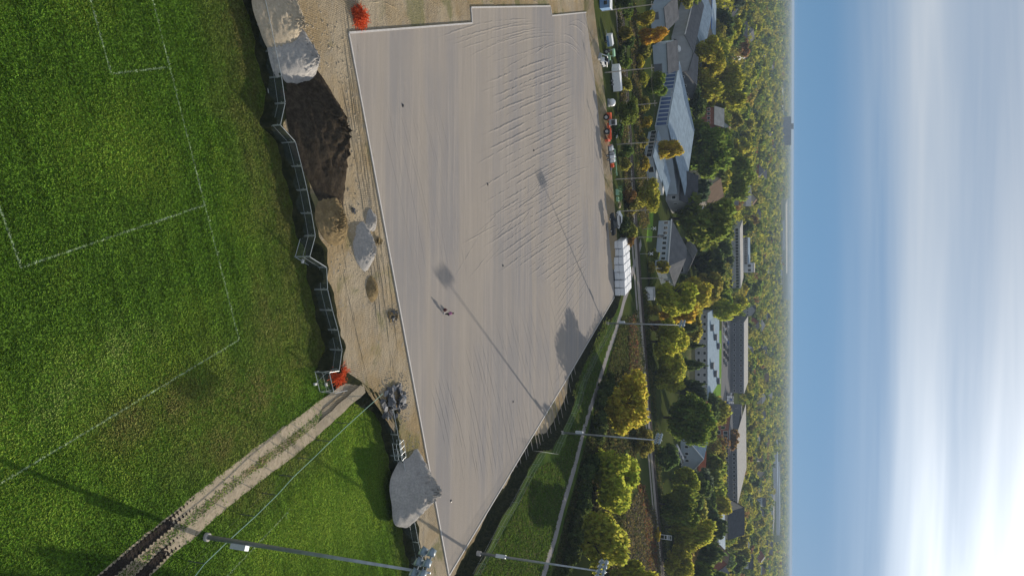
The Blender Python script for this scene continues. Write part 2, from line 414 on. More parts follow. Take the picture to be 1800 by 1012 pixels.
# ground beyond: one sheet to the horizon
gpts = [Vector((p.x, p.y, ZR)) for p in crestB] + [Vector((p.x, p.y, ZR)) for p in eF]
gpts += [Vector((-300, 190, ZR)), Vector((-16000, 190, ZR)), Vector((-16000, 24000, ZR)), Vector((24000, 24000, ZR)), Vector((24000, 60, ZR)), Vector((400, 60, ZR))]
ground = sheet('ground', gpts, M_FAR)
# mown verge between the cut and the path
M_VERGE = None
vg = offset(crestB, -.35); 
def mat_verge():
    t = NT('verge_grass'); n1 = t.noise(.22, 4); n2 = t.noise(1.6, 6, .7); n3 = t.noise(5, 4)
    a = t.mix(t.ramp(n1, .38, .62), (.030, .058, .012), (.060, .095, .018)); a = t.mix(t.ramp(n2, .5, .78), a, (.08, .09, .034)); a = t.mix(t.ramp(n3, .6, .8), a, (.03, .05, .012))
    t.bump(n2, .8, .2); return t.done(a, .95)
M_VERGE = mat_verge()
PATH = [(948, 1036), (961, 992), (975.5, 945), (989.5, 889), (1010, 820), (1026, 756), (1036, 722), (1040, 711), (1056, 661), (1070, 616), (1083, 579), (1092, 549), (1097, 528), (1105, 505), (1110, 484), (1115, 466), (1122, 444), (1127, 425)]
pathw = [at(x, y, ZR) for x, y in PATH]
pw = resample(pathw, 2.0)
vpoly = [Vector((p.x, p.y, ZR + .006)) for p in vg[4:-2:2]] + [Vector((p.x, p.y, ZR + .006)) for p in reversed([q + Vector((3, 1, 0)) for q in pw[:-14]])]
sheet('grass_verge', vpoly, M_VERGE)
ribbon('footpath', pathw, 2.5, M_PATH, .016)

# ---------------------------------------------------------------- gravel pad and its kerb
PADPX = [(613, 58), (830, 41), (828, 13.5), (967, 11), (970, 28), (1031, 22), (1042, 75), (1052, 160), (1062, 260), (1070, 350), (1076, 425), (1080, 522)]
pad = [at(x, y, ZP) for x, y in PADPX]
pad += [at(x, y, ZP) for x, y in [(1003, 654), (893, 838), (789, 1011)]]
sheet('gravel_pad', pad, M_PAD)
kerb = thing('pad_kerb', 'pale concrete kerb edging the grey gravel pad', 'kerb', pad[0])
def kerb_run(pts, nm='kerb_stone'):
    for a, b in zip(pts, pts[1:]):
        L = (b - a).length; n = max(1, round(L / 12)); d = (b - a).normalized(); rz = math.atan2(d.y, d.x)
        for i in range(n):
            p = a.lerp(b, (i + .5) / n); m = MB(); m.box((0, 0, 0), (L / n - .02, .22, .16))
            o = m.build(nm, M_CONC, kerb, False, Vector((p.x, p.y, ZP + .0)) - pad[0], rz)
kerb_run(pad[0:6]); kerb_run([pad[11], pad[12], pad[13], pad[14], pad[0]])
# dug edge along the far sides of the kerb
# windrows and wheel ridges left by the grader: real low ridges of gravel
wv, wf = [], []
def ridge(p0, p1, w, h, brk=.35, bend=0.0, z=None, wv=wv, wf=wf):
    z = ZP if z is None else z; a, b = at(p0[0], p0[1], z), at(p1[0], p1[1], z); L = (b - a).length
    n = max(6, int(L / .8)); d = (b - a).normalized(); nn = Vector((-d.y, d.x, 0))
    ph, ph2 = random.uniform(0, 9), random.uniform(0, 9); prev = None
    for i in range(n + 1):
        t = i / n
        p = a + d * (L * t) + nn * (bend * math.sin(math.pi * t) + .07 * math.sin(t * L * .16 + ph) + random.uniform(-.06, .06))
        k = max(0.0, min(1.0, .75 + .6 * math.sin(t * L * .22 + ph2) + random.uniform(-brk, brk))) * min(1, 6 * t + .1, 6 * (1 - t) + .1)
        hh = h * k; ww = w * (.55 + .45 * k)
        o = len(wv)
        wv.extend([tuple(p - nn * ww / 2 + Vector((0, 0, .003))), tuple(p + Vector((0, 0, .003 + hh))), tuple(p + nn * ww / 2 + Vector((0, 0, .003)))])
        if prev is not None: wf.extend([(prev, o, o + 1, prev + 1), (prev + 1, o + 1, o + 2, prev + 2)])
        prev = o
for i in range(31):                                            # zone A: long windrows in the far left part
    t = i / 30; e = (1002 + 30 * t, 92 + 372 * t); sl = .36 + .42 * t; L = 172 if t < .72 else 172 - (t - .72) * 360
    L *= random.uniform(.72, 1.0)
    ridge((e[0] - L, e[1] + L * sl), e, .50, .070, .6, random.uniform(0, .45))
    if random.random() < .6:
        q = random.uniform(.2, .6); ridge((e[0] - L * q - 30, e[1] + (L * q + 30) * sl + 5), (e[0] - L * q * .2, e[1] + L * q * .2 * sl + 5), .35, .035, .5)
for k in range(8):                                             # zone B: lengthwise ridges by the far kerb
    ridge((1009 + 6 * k, 96 + 6 * k), (1036 + 4.2 * k, 480 + 4 * k), .28, .028, .5, .5)
for k in range(34):                                            # zone C: fine ridges across the near right part
    x = 775 + k * 6.8; y0 = 690 - (x - 775) * .92 + random.uniform(-25, 25); ym = min(900 - (x - 800) * .95, 845)
    if x > 960: y0 = max(y0, 505); 
    if ym - y0 > 40: ridge((x - .22 * (ym - y0) * .5, y0), (x + .22 * (ym - y0) * .5, ym), .30, .042, .5, .6)
for k in range(17):                                            # zone D: slanting windrows in the far right part
    y = 478 + k * 11.5; ridge((972, y + 40), (972 + 62 - max(0, (y - 540)) * .26, y - 58 + max(0, (y - 540)) * .42), .38, .045, .5)
for k in range(11):                                            # zone E: lengthwise ridges in the near part
    ridge((668 + 10 * k, 150 + random.uniform(0, 60)), (668 + 10 * k + 66, 500 + random.uniform(-40, 40)), .25, .02, .5, .4)
for k in range(9):                                             # zone F: faint ridges by the far left corner and the notch
    ridge((770 + 14 * k, 70 + 6 * k + random.uniform(-8, 8)), (930 + 9 * k, 34 + 5 * k), .35, .035, .6, random.uniform(0, 1.2))
for k in range(14):                                            # zone G: crossing wheel marks in the middle
    x = 800 + 12 * k; ridge((x, 470 + random.uniform(-40, 60) - 12 * k), (x + 95, 300 + random.uniform(-30, 30) - 8 * k + 60), .3, .035, .6, random.uniform(-.8, .8))
for p0, p1 in [((1000, 58), (1030, 130)), ((985, 62), (1022, 90)), ((990, 75), (1030, 110)), ((940, 96), (1000, 80)), ((1000, 80), (1035, 132)), ((992, 50), (1028, 62)), ((1000, 42), (1032, 50))]:
    ridge(p0, p1, .5, .06, .4, 1.2)
me = bpy.data.meshes.new('gravel_windrows'); me.from_pydata(wv, [], wf); me.materials.append(M_PAD)
if sum(p.normal.z for p in me.polygons) < 0: me.flip_normals()
tag(ob('gravel_windrows', me), 'low raked ridges of gravel across the grey pad', 'gravel', kind='stuff')

# ---------------------------------------------------------------- soccer markings
def mat_line():
    t = NT('line_paint'); n = t.noise(2.2, 5, .7); n2 = t.noise(.25, 3)
    a = t.mix(t.ramp(n, .36, .6), (.09, .15, .05), (.30, .38, .25)); a = t.mix(t.math('MULTIPLY', t.ramp(n2, .45, .7), .6), a, (.16, .24, .08)); return t.done(a, .9)
M_LINE = mat_line()
lm = MB()
def line(p, q, w=.13, dz=.006):
    a, b = at(*p, dz), at(*q, dz); d = (b - a).normalized(); n = Vector((-d.y, d.x, 0)) * w / 2
    k = max(1, int((b - a).length / 3))
    for i in range(k):
        u, v = a.lerp(b, i / k), a.lerp(b, (i + 1) / k); lm.add([u - n, v - n, v + n, u + n], [(0, 1, 2, 3)])
line((230, -150), (420, 597)); line((361, 360), (37, 470), dz=.007); line((37, 470), (-20, 310), dz=.008); line((295, 118), (195, 130), dz=.007); line((195, 130), (120, -140), dz=.008)
line((420, 597), (-40, 874), dz=.007); line((508, 897), (395, 1016), dz=.007); line((500, 903), (506, 912), dz=.008)
ac = [at(420, 597, .009)]; 
for i in range(7):
    th = math.radians(200 + 15 * i); 
ln = lm.build('field_markings', M_LINE); struct(ln)

# ---------------------------------------------------------------- dirt track with ruts
R1 = [(150, 1045), (195, 1005), (260, 950), (313, 907), (417, 824), (500, 761), (567, 711), (606, 684), (640, 664)]
R2 = [(205, 1050), (250, 1010), (290, 970), (333, 937), (433, 851), (500, 803), (560, 754), (612, 706), (640, 682)]
def zt(x): return .02 + max(0, min(1, (x - 590) / 40)) * (ZS + .02)
def soft(name, px, width, mat, lift):
    pts = resample([at(x, y, zt(x) + lift) for x, y in px], .7); rows = []
    for k, f in enumerate((-.5, -.25, .25, .5)):
        q = offset(pts, -width * f)
        for p in q: p.x += random.uniform(-.09, .09); p.y += random.uniform(-.09, .09); p.z += (.0 if k in (0, 3) else .012)
        rows.append(q)
    return struct(strip(name, rows, mat))
soft('track_ruts', R1, 1.25, M_TRACK, 0); soft('track_ruts', R2, 1.25, M_TRACK, .003); soft('track_crown', [((a[0] + b[0]) / 2, (a[1] + b[1]) / 2) for a, b in zip(R1, R2)], 1.1, M_DIRT, -.012)
yv, yf = [], []                                                # wheel ridges in the dirt yard
for k in range(26):
    f_ = random.uniform(0, 1); x0 = 520 + 90 * f_ + random.uniform(-6, 6); x1 = 640 + 60 * f_ + random.uniform(-8, 8); u0, u1 = sorted((random.uniform(-.05, .75), random.uniform(.25, 1.05)))
    if k < 14: x0, x1 = 586 + 22 * f_ + random.uniform(-4, 4), 672 + 28 * f_
    A_, B_ = (x0 + (x1 - x0) * u0, 10 + 640 * u0), (x0 + (x1 - x0) * u1, 10 + 640 * u1)
    ridge(A_, B_, .34, .075, .6, random.uniform(-.8, .8), ZS, yv, yf)
    ridge((A_[0] + 7, A_[1]), (B_[0] + 8, B_[1]), .34, .07, .6, random.uniform(-.8, .8), ZS, yv, yf)
for k in range(10):
    y0 = random.uniform(-10, 40); ridge((640 + 35 * k, y0 * .5 - 10 - 2 * k), (660 + 36 * k + 40, y0 * .35 + 6 - 1.5 * k), .3, .06, .6, .5, ZS, yv, yf)
for k in range(8):
    ridge((612 + 8 * k, 655 + 3 * k), (722 + 4 * k, 745 + 22 * k), .3, .07, .6, random.uniform(-.5, .5), ZS, yv, yf)
me = bpy.data.meshes.new('yard_wheel_ridges'); me.from_pydata(yv, [], yf); me.materials.append(M_DIRT)
if sum(p.normal.z for p in me.polygons) < 0: me.flip_normals()
tag(ob('yard_wheel_ridges', me), 'churned wheel ridges of dirt in the site yard', 'dirt', kind='stuff')
def mud(px, width, lift):
    pts = resample([at(x, y, .03 + lift) for x, y in px], .12); n = len(pts); rows = []
    for f, z in ((-.62, -.04), (-.5, .07), (-.36, .025), (0, .010), (.36, .025), (.5, .07), (.62, -.04)):
        q = offset(pts, -width * f)
        for i, p in enumerate(q):
            tooth = (.05 if (i % 3 == 0) else -.03) if abs(f) >= .36 else 0
            p.z += z + (tooth if z > 0 else 0) - .10 * max(0, (i - n * .72) / (n * .28)) ; k = (.10 if i % 3 == 0 else 0) * (1 if f > 0 else -1) * (abs(f) > .4)
            d = (pts[min(i + 1, n - 1)] - pts[max(i - 1, 0)]).normalized(); p += Vector((d.y, -d.x, 0)) * k
        rows.append(q)
    return struct(strip('mud_rut', rows, M_MUD, False))
mud([(140, 1052), (195, 1006), (262, 949), (312, 908), (345, 880)], .70, .01); mud([(200, 1055), (248, 1012), (288, 972), (318, 948)], .70, .012)

# ---------------------------------------------------------------- railway
RAIL = [(1088, -60), (1091, 6), (1097, 101), (1100.6, 159), (1105, 236), (1110, 324), (1116, 413), (1119.6, 469), (1124, 535), (1130, 613), (1141.5, 691), (1144, 738), (1151, 845), (1158, 930), (1163, 1000), (1167, 1060)]
rw = [at(x, y, ZR) for x, y in RAIL]
cf = np.polyfit([p.x for p in rw], [p.y for p in rw], 2)
rp = [Vector((x, float(np.polyval(cf, x)), ZR)) for x in np.linspace(-260, 260, 130)]
rows = []
for d, z in ((2.9, .0), (1.7, .38), (-1.7, .38), (-2.9, .0)):
    q = offset(rp, d)
    for p in q: p.z += z
    rows.append(q)
struct(strip('ballast_bed', rows, M_BALLAST, False))
service = offset(rp, -5.4); 
for p in service: p.z = ZR + .012
rows = [[p + Vector((0, 1.1, 0)) for p in service], [p - Vector((0, 1.1, 0)) for p in service]]
struct(strip('service_track', rows, M_BALLAST))
M_STEEL = plain('rail_steel', (.085, .065, .055), .45, .7, .3, 1)
M_SLEEP = plain('sleeper_wood', (.075, .065, .058), .9, 0, .3, 2)
trk = thing('railway_track', 'single railway track on grey ballast behind the building site', 'railway', rp[65])
for s in (-1, 1):
    q = offset(rp, s * .75); m = MB()
    for a, b in zip(q, q[1:]):
        d = (b - a); m.box(((a.x + b.x) / 2, (a.y + b.y) / 2, ZR + .60), (d.length + .05, .075, .16), math.atan2(d.y, d.x))
    m.build('rail', M_STEEL, trk, False, -rp[65])
m = MB()
for a, b in zip(rp, rp[1:]):
    d = b - a; n = max(1, round(d.length / .65))
    for i in range(n): p = a.lerp(b, i / n); m.box((p.x, p.y, ZR + .45), (.24, 2.5, .16), math.atan2(d.y, d.x))
tag(m.build('sleepers', M_SLEEP, trk, False, -rp[65]), None, None, kind='stuff')
# ---------------------------------------------------------------- floodlight poles
M_GALV = plain('galvanised_steel', (.34, .37, .40), .45, .5, .15, 1.5)
M_LAMPB = plain('lamp_housing', (.22, .28, .33), .45, .3, .1, 2)
M_GLASS = plain('lamp_glass', (.72, .76, .78), .15, 0, .05, 2)
M_CBOX = plain('control_box', (.52, .57, .62), .5, .2, .08, 2)
M_CFOOT = plain('grey_concrete', (.42, .40, .38), .9, 0, .15, 2)
def light_pole(px, topx, label, arm, face, boxside, n=4):
    b = at(*px[:2], px[2]); h = tall(b, topx)
    t = thing('floodlight_pole', label, 'light pole', b, 0, 'floodlight poles round the pitches')
    m = MB(); m.tube((0, 0, .2), (0, 0, h + .2), .21, .085, 12); m.build('pole', M_GALV, t, True)
    m = MB(); m.lathe([(.001, -.3), (.36, -.3), (.36, .25), (.30, .30), (.001, .30)], n=14); m.build('footing', M_CFOOT, t)
    a = Vector((*arm, 0)).normalized(); f = Vector((*face, 0)).normalized()
    s = Vector((*boxside, 0)).normalized()
    m = MB(); m.box(s * .36 + Vector((0, 0, 3.6)), (.42, .5, 1.5), math.atan2(s.y, s.x)); bx_ = m.build('control_box', M_CBOX, t)
    m = MB(); m.box(s * .16 + Vector((0, 0, 3.6)), (.14, .3, 1.2), math.atan2(s.y, s.x)); m.build('bracket', M_GALV, bx_)
    for lv, z in enumerate((h - .25, h - .95)):
        m = MB(); m.tube(-a * 1.5 + Vector((0, 0, z)), a * 1.5 + Vector((0, 0, z)), .075, .075, 8); ca = m.build('crossarm', M_GALV, t)
        for i in range(n):
            c = a * (-1.35 + 2.7 * i / (n - 1)) + f * .30 + Vector((0, 0, z + .05))
            R = Matrix.Translation(c) @ Matrix.Rotation(math.atan2(f.y, f.x), 4, 'Z') @ Matrix.Rotation(math.radians(38), 4, 'Y')
            q = MB(); n0 = 12; prof = [(.001, -.30), (.14, -.28), (.17, -.10), (.27, .14), (.30, .20), (.28, .22)]
            vsl = MB(); vsl.lathe(prof, n=n0)
            Rx = R @ Matrix.Rotation(math.radians(90), 4, 'Y')
            q.add([Rx @ Vector(v) for v in vsl.v], vsl.f)
            q.box((.05, 0, .30), (.5, .58, .03), M=R)
            la = q.build('floodlamp', M_LAMPB, ca, True)
            g = MB(); g.lathe([(.001, .215), (.27, .205)], n=n0); gv = [Rx @ Vector(v) for v in g.v]; q2 = MB(); q2.add(gv, g.f); q2.build('lamp_glass', M_GLASS, t)
    return t, h
light_pole((362, 943, 0), 752, 'nearest floodlight pole beside the soccer lawn and the rutted track', (-.6, .8), (-.8, -.6), (.8, -.3))
light_pole((842, 972, ZR), 1064, 'floodlight pole beside the narrow end of the gravel pad', (-.42, .9), (-.9, -.42), (-.5, -1))
light_pole((988, 760, ZR), 1162, 'floodlight pole next to the notch in the mesh fence by the path', (-.35, .94), (-.94, -.35), (-1, -.3))
light_pole((1068, 568, ZR), 1203, 'farthest floodlight pole near the end of the gravel pad', (-.35, .94), (-.94, -.35), (-1, -.3))

# ---------------------------------------------------------------- temporary mesh fence
def mat_mesh(nm, op):
    t = NT(nm); t.done((.20, .25, .25), .6, .3)
    tr = t.new('ShaderNodeBsdfTransparent'); mx = t.new('ShaderNodeMixShader'); mx.inputs[0].default_value = op
    t.l.new(tr.outputs[0], mx.inputs[1]); t.l.new(t.b.outputs[0], mx.inputs[2]); t.l.new(mx.outputs[0], t.o.inputs['Surface']); return t.m
M_MESH = mat_mesh('fence_mesh', .09); M_MESHR = mat_mesh('thin_fence_mesh', .06)
M_FRAME = plain('fence_tube', (.50, .54, .56), .4, .5, .1, 2)
M_BLOCK = plain('white_concrete', (.74, .73, .70), .85, 0, .08, 3)
M_GREENR = plain('green_rail', (.30, .48, .38), .5, 0, .1, 2)
def panel_meshes(L, h, key, mm):
    f = MB(); r = .027 if h > 1.5 else .014
    for x in (.03, L - .03): f.tube((x, 0, 0), (x, 0, h), r, r, 6)
    for z in (.12, h): f.tube((.03, 0, z), (L - .03, 0, z), r, r, 6)
    f.tube((.03, 0, h * .55), (L - .03, 0, h * .55), .012, .012, 4)
    g = MB(); nx = 8
    g.add([(.06, .0, .15), (L - .06, .0, .15), (L - .06, .0, h - .04), (.06, .0, h - .04)], [(0, 1, 2, 3)])
    g.add([(.06, .004, .15), (L - .06, .004, .15), (L - .06, .004, h - .04), (.06, .004, h - .04)], [(3, 2, 1, 0)])
    b = MB(); b.tube((L - .1, 0, h * .8), (L - .1, 1.25, .06), .022, .022, 5)
    w = MB(); w.box((L - .1, 1.28, .09), (.40, .26, .18), 0, 0, .85)
    return f.mesh('frame', M_FRAME if h > 1.5 else plain('dull_wire', (.20, .23, .21), .7)), g.mesh('mesh', mm), b.mesh('brace', M_FRAME), w.mesh('foot_block', M_BLOCK)
def fence_run(pts, label, group, z, h=1.82, brace=True):
    prs = []
    for a, b in zip(pts, pts[1:]): prs.append((Vector(a), Vector(b)))
    for a, b in prs:
        d = b - a; L = math.hypot(d.x, d.y)
        fm, gm, bm_, wm = panel_meshes(L - .03, h, 0, M_MESH if brace else M_MESHR)
        t = thing('fence_panel', label, 'fence panel', (a.x, a.y, z), math.atan2(d.y, d.x), group)
        ob('frame', fm, t); ob('mesh_infill', gm, t)
        if brace: ob('brace', bm_, t); ob('foot_block', wm, t)
FBx = [at(402, -135), at(413, -90), at(424, -45), at(436, 0)] + FBW
zb = .30
fence_run([Vector((p.x, p.y, 0)) for p in FBx[:14]], 'mesh fence panel between lawn and dark soil heap', 'fence panels along the soccer lawn', .02)
fence_run([Vector((p.x, p.y, 0)) for p in FBx[15:]], 'mesh fence panel between lawn and open dirt yard', 'fence panels along the dirt yard', .02)
fence_run([at(526.8, 415), at(516.7, 451.6), at(547, 470)], 'mesh fence panel set at an angle in the kink', 'angled fence panels', .024)
fence_run([at(570, 650), at(551.7, 653), at(560, 688)], 'mesh fence panel folded back by the orange netting', 'folded gate panels', .03)
fence_run([at(562, 689), at(585, 684)], 'mesh gate leaf standing open at the head of the dirt track', 'gate leaf panels', .03, brace=False)
fence_run([at(664, 700)] + FB2W, 'mesh fence panel before the big grey gravel pyramid', 'fence panels by the big gravel heap', .02)
# permanent low fence along the track
TF = [(302, 1020), (330, 985), (372, 946), (421, 903), (460, 866), (490, 834), (523, 804), (556, 773), (590, 742), (622, 714), (650, 690)]
for i, (a, b) in enumerate(zip(TF, TF[1:])):
    p, q = at(*a), at(*b); d = q - p; L = d.length
    t = thing('wire_fence_bay', 'wire fence bay with green rail along the track', 'fence', p, math.atan2(d.y, d.x), 'wire fence bays along the track')
    m = MB(); m.tube((0, 0, -.2), (0, 0, 1.75), .04, .035, 6); m.build('post', plain('dark_post', (.06, .07, .07), .6), t)
    m = MB(); m.tube((.02, 0, 1.73), (L + .0, 0, 1.73), .034, .034, 6); m.build('top_rail', M_GREENR, t)
    m = MB()
    for z in (.35, 1.05): m.tube((.02, 0, z), (L, 0, z), .004, .004, 4)
    m.build('wire', plain('dark_wire', (.05, .06, .05), .6), t)
# fence on the edge of the cut
TOPR = [(844, 1010), (854, 991), (863.5, 972), (876, 948), (888, 925), (900, 904), (912, 883), (924, 860), (936, 838), (948, 816), (960, 796)]
def base_of(x, y, h=1.82): return at(x, y, ZR + h)
RH = 1.25; rb = [base_of(x, y, RH) for x, y in TOPR]
fence_run([Vector((p.x, p.y, 0)) for p in rb], 'mesh fence panel on the cut by the pad tip', 'fence panels along the cut, near part', ZR, RH, brace=False)
fence_run([Vector((p.x, p.y, 0)) for p in (base_of(950, 793, RH), base_of(966, 795, RH), base_of(982, 798, RH))], 'mesh fence panel across the notch beside the floodlight pole', 'fence panels across the notch', ZR, RH, brace=False)
TOPR2 = [(982, 797), (990, 778), (998, 760), (1006, 744), (1014, 726), (1021, 711), (1026, 690), (1032, 668), (1041, 650), (1050, 630), (1060, 610), (1070, 592), (1080, 574), (1090, 556)]
fence_run([Vector((p.x, p.y, 0)) for p in (base_of(x, y, RH) for x, y in TOPR2)], 'mesh fence panel on the cut beyond the notch', 'fence panels along the cut, far part', ZR, RH, brace=False)

# ---------------------------------------------------------------- heaps
def heap(name, label, cat, c, rx, ry, h, rz, mat, z, seed, p=1.6, rough=.12, flat=0.0, ridge=0.0, mats=None, peak=(0, 0)):
    rng = np.random.default_rng(seed); nr, na = 26, 64; vs, fs = [(peak[0] * rx, peak[1] * ry, h)], []
    ph = rng.uniform(0, 6.28, 8); am = rng.normal(0, 1, 8)
    def lob(a): return 1 + .10 * sum(am[k] * math.sin((k + 2) * a + ph[k]) / (k + 1.2) for k in range(6))
    nz = rng.normal(0, 1, (nr + 1, na)); nz = (nz + np.roll(nz, 1, 1) + np.roll(nz, -1, 1)) / 1.7
    for i in range(1, nr + 1):
        r = i / nr
        for j in range(na):
            a = 2 * math.pi * j / na; R = r * lob(a)
            x, y = rx * R * math.cos(a), ry * R * math.sin(a)
            k = max(0, 1 - (max(0, r - flat) / (1 - flat)) ** p) if p >= 1 else max(0, 1 - r)
            zz_ = h * k * (1 + ridge * math.sin(2.2 * x / rx + seed)) + nz[i, j] * rough * h * (1 - r) * .5 + (rng.normal(0, .03) * (r < .97))
            x += peak[0] * rx * (1 - r); y += peak[1] * ry * (1 - r)
            vs.append((x, y, zz_ if i < nr else -.12))
    for j in range(na): fs.append((0, 1 + j, 1 + (j + 1) % na))
    for i in range(nr - 1):
        for j in range(na):
            a0, a1 = 1 + i * na + j, 1 + i * na + (j + 1) % na; fs.append((a0, a0 + na, a1 + na, a1))
    me = bpy.data.meshes.new(name); me.from_pydata(vs, [], fs); me.materials.append(mat)
    me.polygons.foreach_set('use_smooth', [True] * len(me.polygons))
    o = ob(name, me, None, (c.x, c.y, z), rz); return tag(o, label, cat)
# long dark soil heap behind the left fence
soil = at(557, 265, ZS + 1.0)
a0, a1 = at(520, 135, ZS), at(588, 385, ZS)
ax = math.atan2(a1.y - a0.y, a1.x - a0.x)
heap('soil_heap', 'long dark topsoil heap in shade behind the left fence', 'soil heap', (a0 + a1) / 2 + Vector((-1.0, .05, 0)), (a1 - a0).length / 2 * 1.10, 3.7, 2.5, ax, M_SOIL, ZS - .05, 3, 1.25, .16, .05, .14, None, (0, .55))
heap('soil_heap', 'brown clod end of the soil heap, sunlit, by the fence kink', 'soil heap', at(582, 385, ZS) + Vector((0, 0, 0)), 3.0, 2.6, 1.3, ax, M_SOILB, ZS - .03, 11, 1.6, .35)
heap('gravel_heap', 'grey gravel heap behind the fence touching the soil heap', 'gravel heap', at(512, 92, ZS), 3.6, 3.0, 2.0, .3, M_GREY, ZS - .05, 5, 1.25, .1, 0, 0, None, (.2, .5))
heap('gravel_heap', 'sandy gravel heap behind the fence at the upper edge of the photo', 'gravel heap', at(486, 22, ZS), 3.8, 3.0, 1.9, .3, M_SAND, ZS - .05, 6, 1.25, .1, 0, 0, None, (.25, .45))
heap('gravel_heap', 'pale rounded gravel heap with a wheel groove in the middle of the yard', 'gravel heap', at(637, 434, ZS), 2.6, 1.9, 1.15, .25, M_GREY, ZS - .05, 8, 1.35, .12, .2, .06, None, (.15, .3))
heap('gravel_heap', 'smaller oval gravel heap beside the pad kerb', 'gravel heap', at(652, 388, ZS), 1.3, 1.25, .6, .2, M_GREY, ZS - .05, 9, 1.4, .05, .1)
heap('gravel_heap', 'low dark grit heap between tracks in the yard', 'gravel heap', at(654, 508, ZS), 1.6, 1.3, .5, .2, M_SOILB, ZS - .05, 10, 1.5, .06, .1)
heap('gravel_heap', 'big grey pyramid of gravel against the kerb by the near fence', 'gravel heap', at(717, 858, ZS) + Vector((.3, .6, 0)), 5.0, 4.2, 3.3, .25, M_GREY, ZS - .1, 14, 1.2, .16, 0, .05, None, (.15, .3))

# loose stones slumped round the heaps and strewn over the yard
sv, sf = [], []
def stones(px, rx, ry, n, s, z=ZS):
    c = at(*px, z)
    for k in range(n):
        a = random.uniform(0, 6.28); r = random.uniform(.75, 1.25) if n < 400 else math.sqrt(random.random())
        x, y = c.x + rx * r * math.cos(a), c.y + ry * r * math.sin(a); q = s * random.uniform(.4, 1.5); o = len(sv)
        if y < foot_y(x) + 2.2: continue
        for dx, dy, dz in ((-1, -.8, 0), (1, -.6, 0), (.7, 1, 0), (-.9, .8, 0), (.1, .1, 1.1)): sv.append((x + dx * q * random.uniform(.7, 1.2), y + dy * q * random.uniform(.7, 1.2), z + dz * q * random.uniform(.6, 1)))
        sf.extend([(o, o + 1, o + 4), (o + 1, o + 2, o + 4), (o + 2, o + 3, o + 4), (o + 3, o, o + 4)])
for px, rx, ry, n, s in [((512, 92), 3.7, 3.1, 260, .07), ((486, 22), 3.9, 3.1, 260, .07), ((637, 434), 2.7, 2.0, 240, .06), ((652, 388), 1.4, 1.3, 120, .05), ((654, 508), 1.7, 1.4, 120, .05), ((717, 858), 5.2, 4.4, 320, .08), ((692, 706), 3.0, 3.4, 200, .10), ((690, 554), 1.3, 1.3, 90, .07), ((575, 270), 11.5, 5.2, 380, .10)]: stones(px, rx, ry, n, s)
for px, rx, ry in [((620, 200), 9, 5), ((640, 560), 7, 6), ((560, 500), 4, 2.5), ((600, 40), 8, 5), ((660, 640), 6, 4), ((735, 950), 4, 5)]: stones(px, rx, ry, 520, .028)
me = bpy.data.meshes.new('loose_stones'); me.from_pydata(sv, [], sf); me.materials.append(M_SAND)
tag(ob('loose_stones', me), 'loose stones and clods strewn round the heaps in the yard', 'stones', kind='stuff')

# broken slabs and debris
def rock_mesh(seed, d):
    rng = random.Random(seed); bm = bmesh.new(); bmesh.ops.create_cube(bm, size=1)
    bmesh.ops.subdivide_edges(bm, edges=bm.edges[:], cuts=1, use_grid_fill=True)
    for v in bm.verts: v.co = Vector((v.co.x * d[0], v.co.y * d[1], v.co.z * d[2])) * rng.uniform(.75, 1.15)
    me = bpy.data.meshes.new('slab'); bm.to_mesh(me); bm.free(); return me
M_RUB = plain('rubble_slab', (.22, .225, .24), .85, 0, .3, 2.5)
M_RUBD = plain('tar_rubble', (.085, .09, .10), .8, 0, .3, 2.5)
def rubble(label, px, n, rad, size, mats, seed, hh=.6):
    rng = random.Random(seed); c = at(*px, ZS); t = thing('rubble_pile', label, 'rubble', c)
    ms = [rock_mesh(seed * 10 + k, (size * rng.uniform(.7, 1.5), size * rng.uniform(.5, 1.1), size * rng.uniform(.15, .4))) for k in range(6)]
    for k, mm in enumerate(ms): mm.materials.append(mats[k % len(mats)])
    for k in range(n):
        a = rng.uniform(0, 6.28); r = rad * math.sqrt(rng.random()); z = hh * (1 - r / rad) * rng.uniform(.3, 1.0)
        o = ob('slab', ms[k % 6], t, (r * math.cos(a) * .75, r * math.sin(a) * 1.1, z + .08)); o.rotation_euler = (rng.uniform(-.6, .6), rng.uniform(-.6, .6), rng.uniform(0, 6.28))
    return t
rubble('dark heap of broken asphalt slabs beside the track gate', (692, 706), 46, 2.6, .72, [M_RUB, M_RUBD, M_RUBD], 3, 1.0)
rubble('small dark pile of roots and debris beside the pad kerb', (690, 554), 22, .9, .42, [M_RUBD, M_SOILB], 5, .4)
rubble('single brown boulder with a clod beside the round gravel heap', (665, 424), 5, .35, .5, [M_SOILB], 6, .2)
rubble('dark rock lying at the foot of the soil heap', (620, 370), 4, .25, .42, [M_RUBD], 9, .15)
# steel mesh cage frame lying on the big heap
t = thing('steel_cage', 'rusty empty wire cage on the rubble between fence and gravel heap', 'cage', at(695, 790, ZS), .3)
m = MB()
for y in (-.5, .5):
    for z in (.05, .55, 1.0): m.tube((-1.1, y, z), (1.1, y, z), .03, .03, 5)
    for x in (-1.1, -.37, .37, 1.1): m.tube((x, y, 0), (x, y, 1.0), .03, .03, 5)
for x in (-1.1, -.37, .37, 1.1): m.tube((x, -.5, 1.0), (x, .5, 1.0), .03, .03, 5)
m.build('bars', M_FRAME, t)

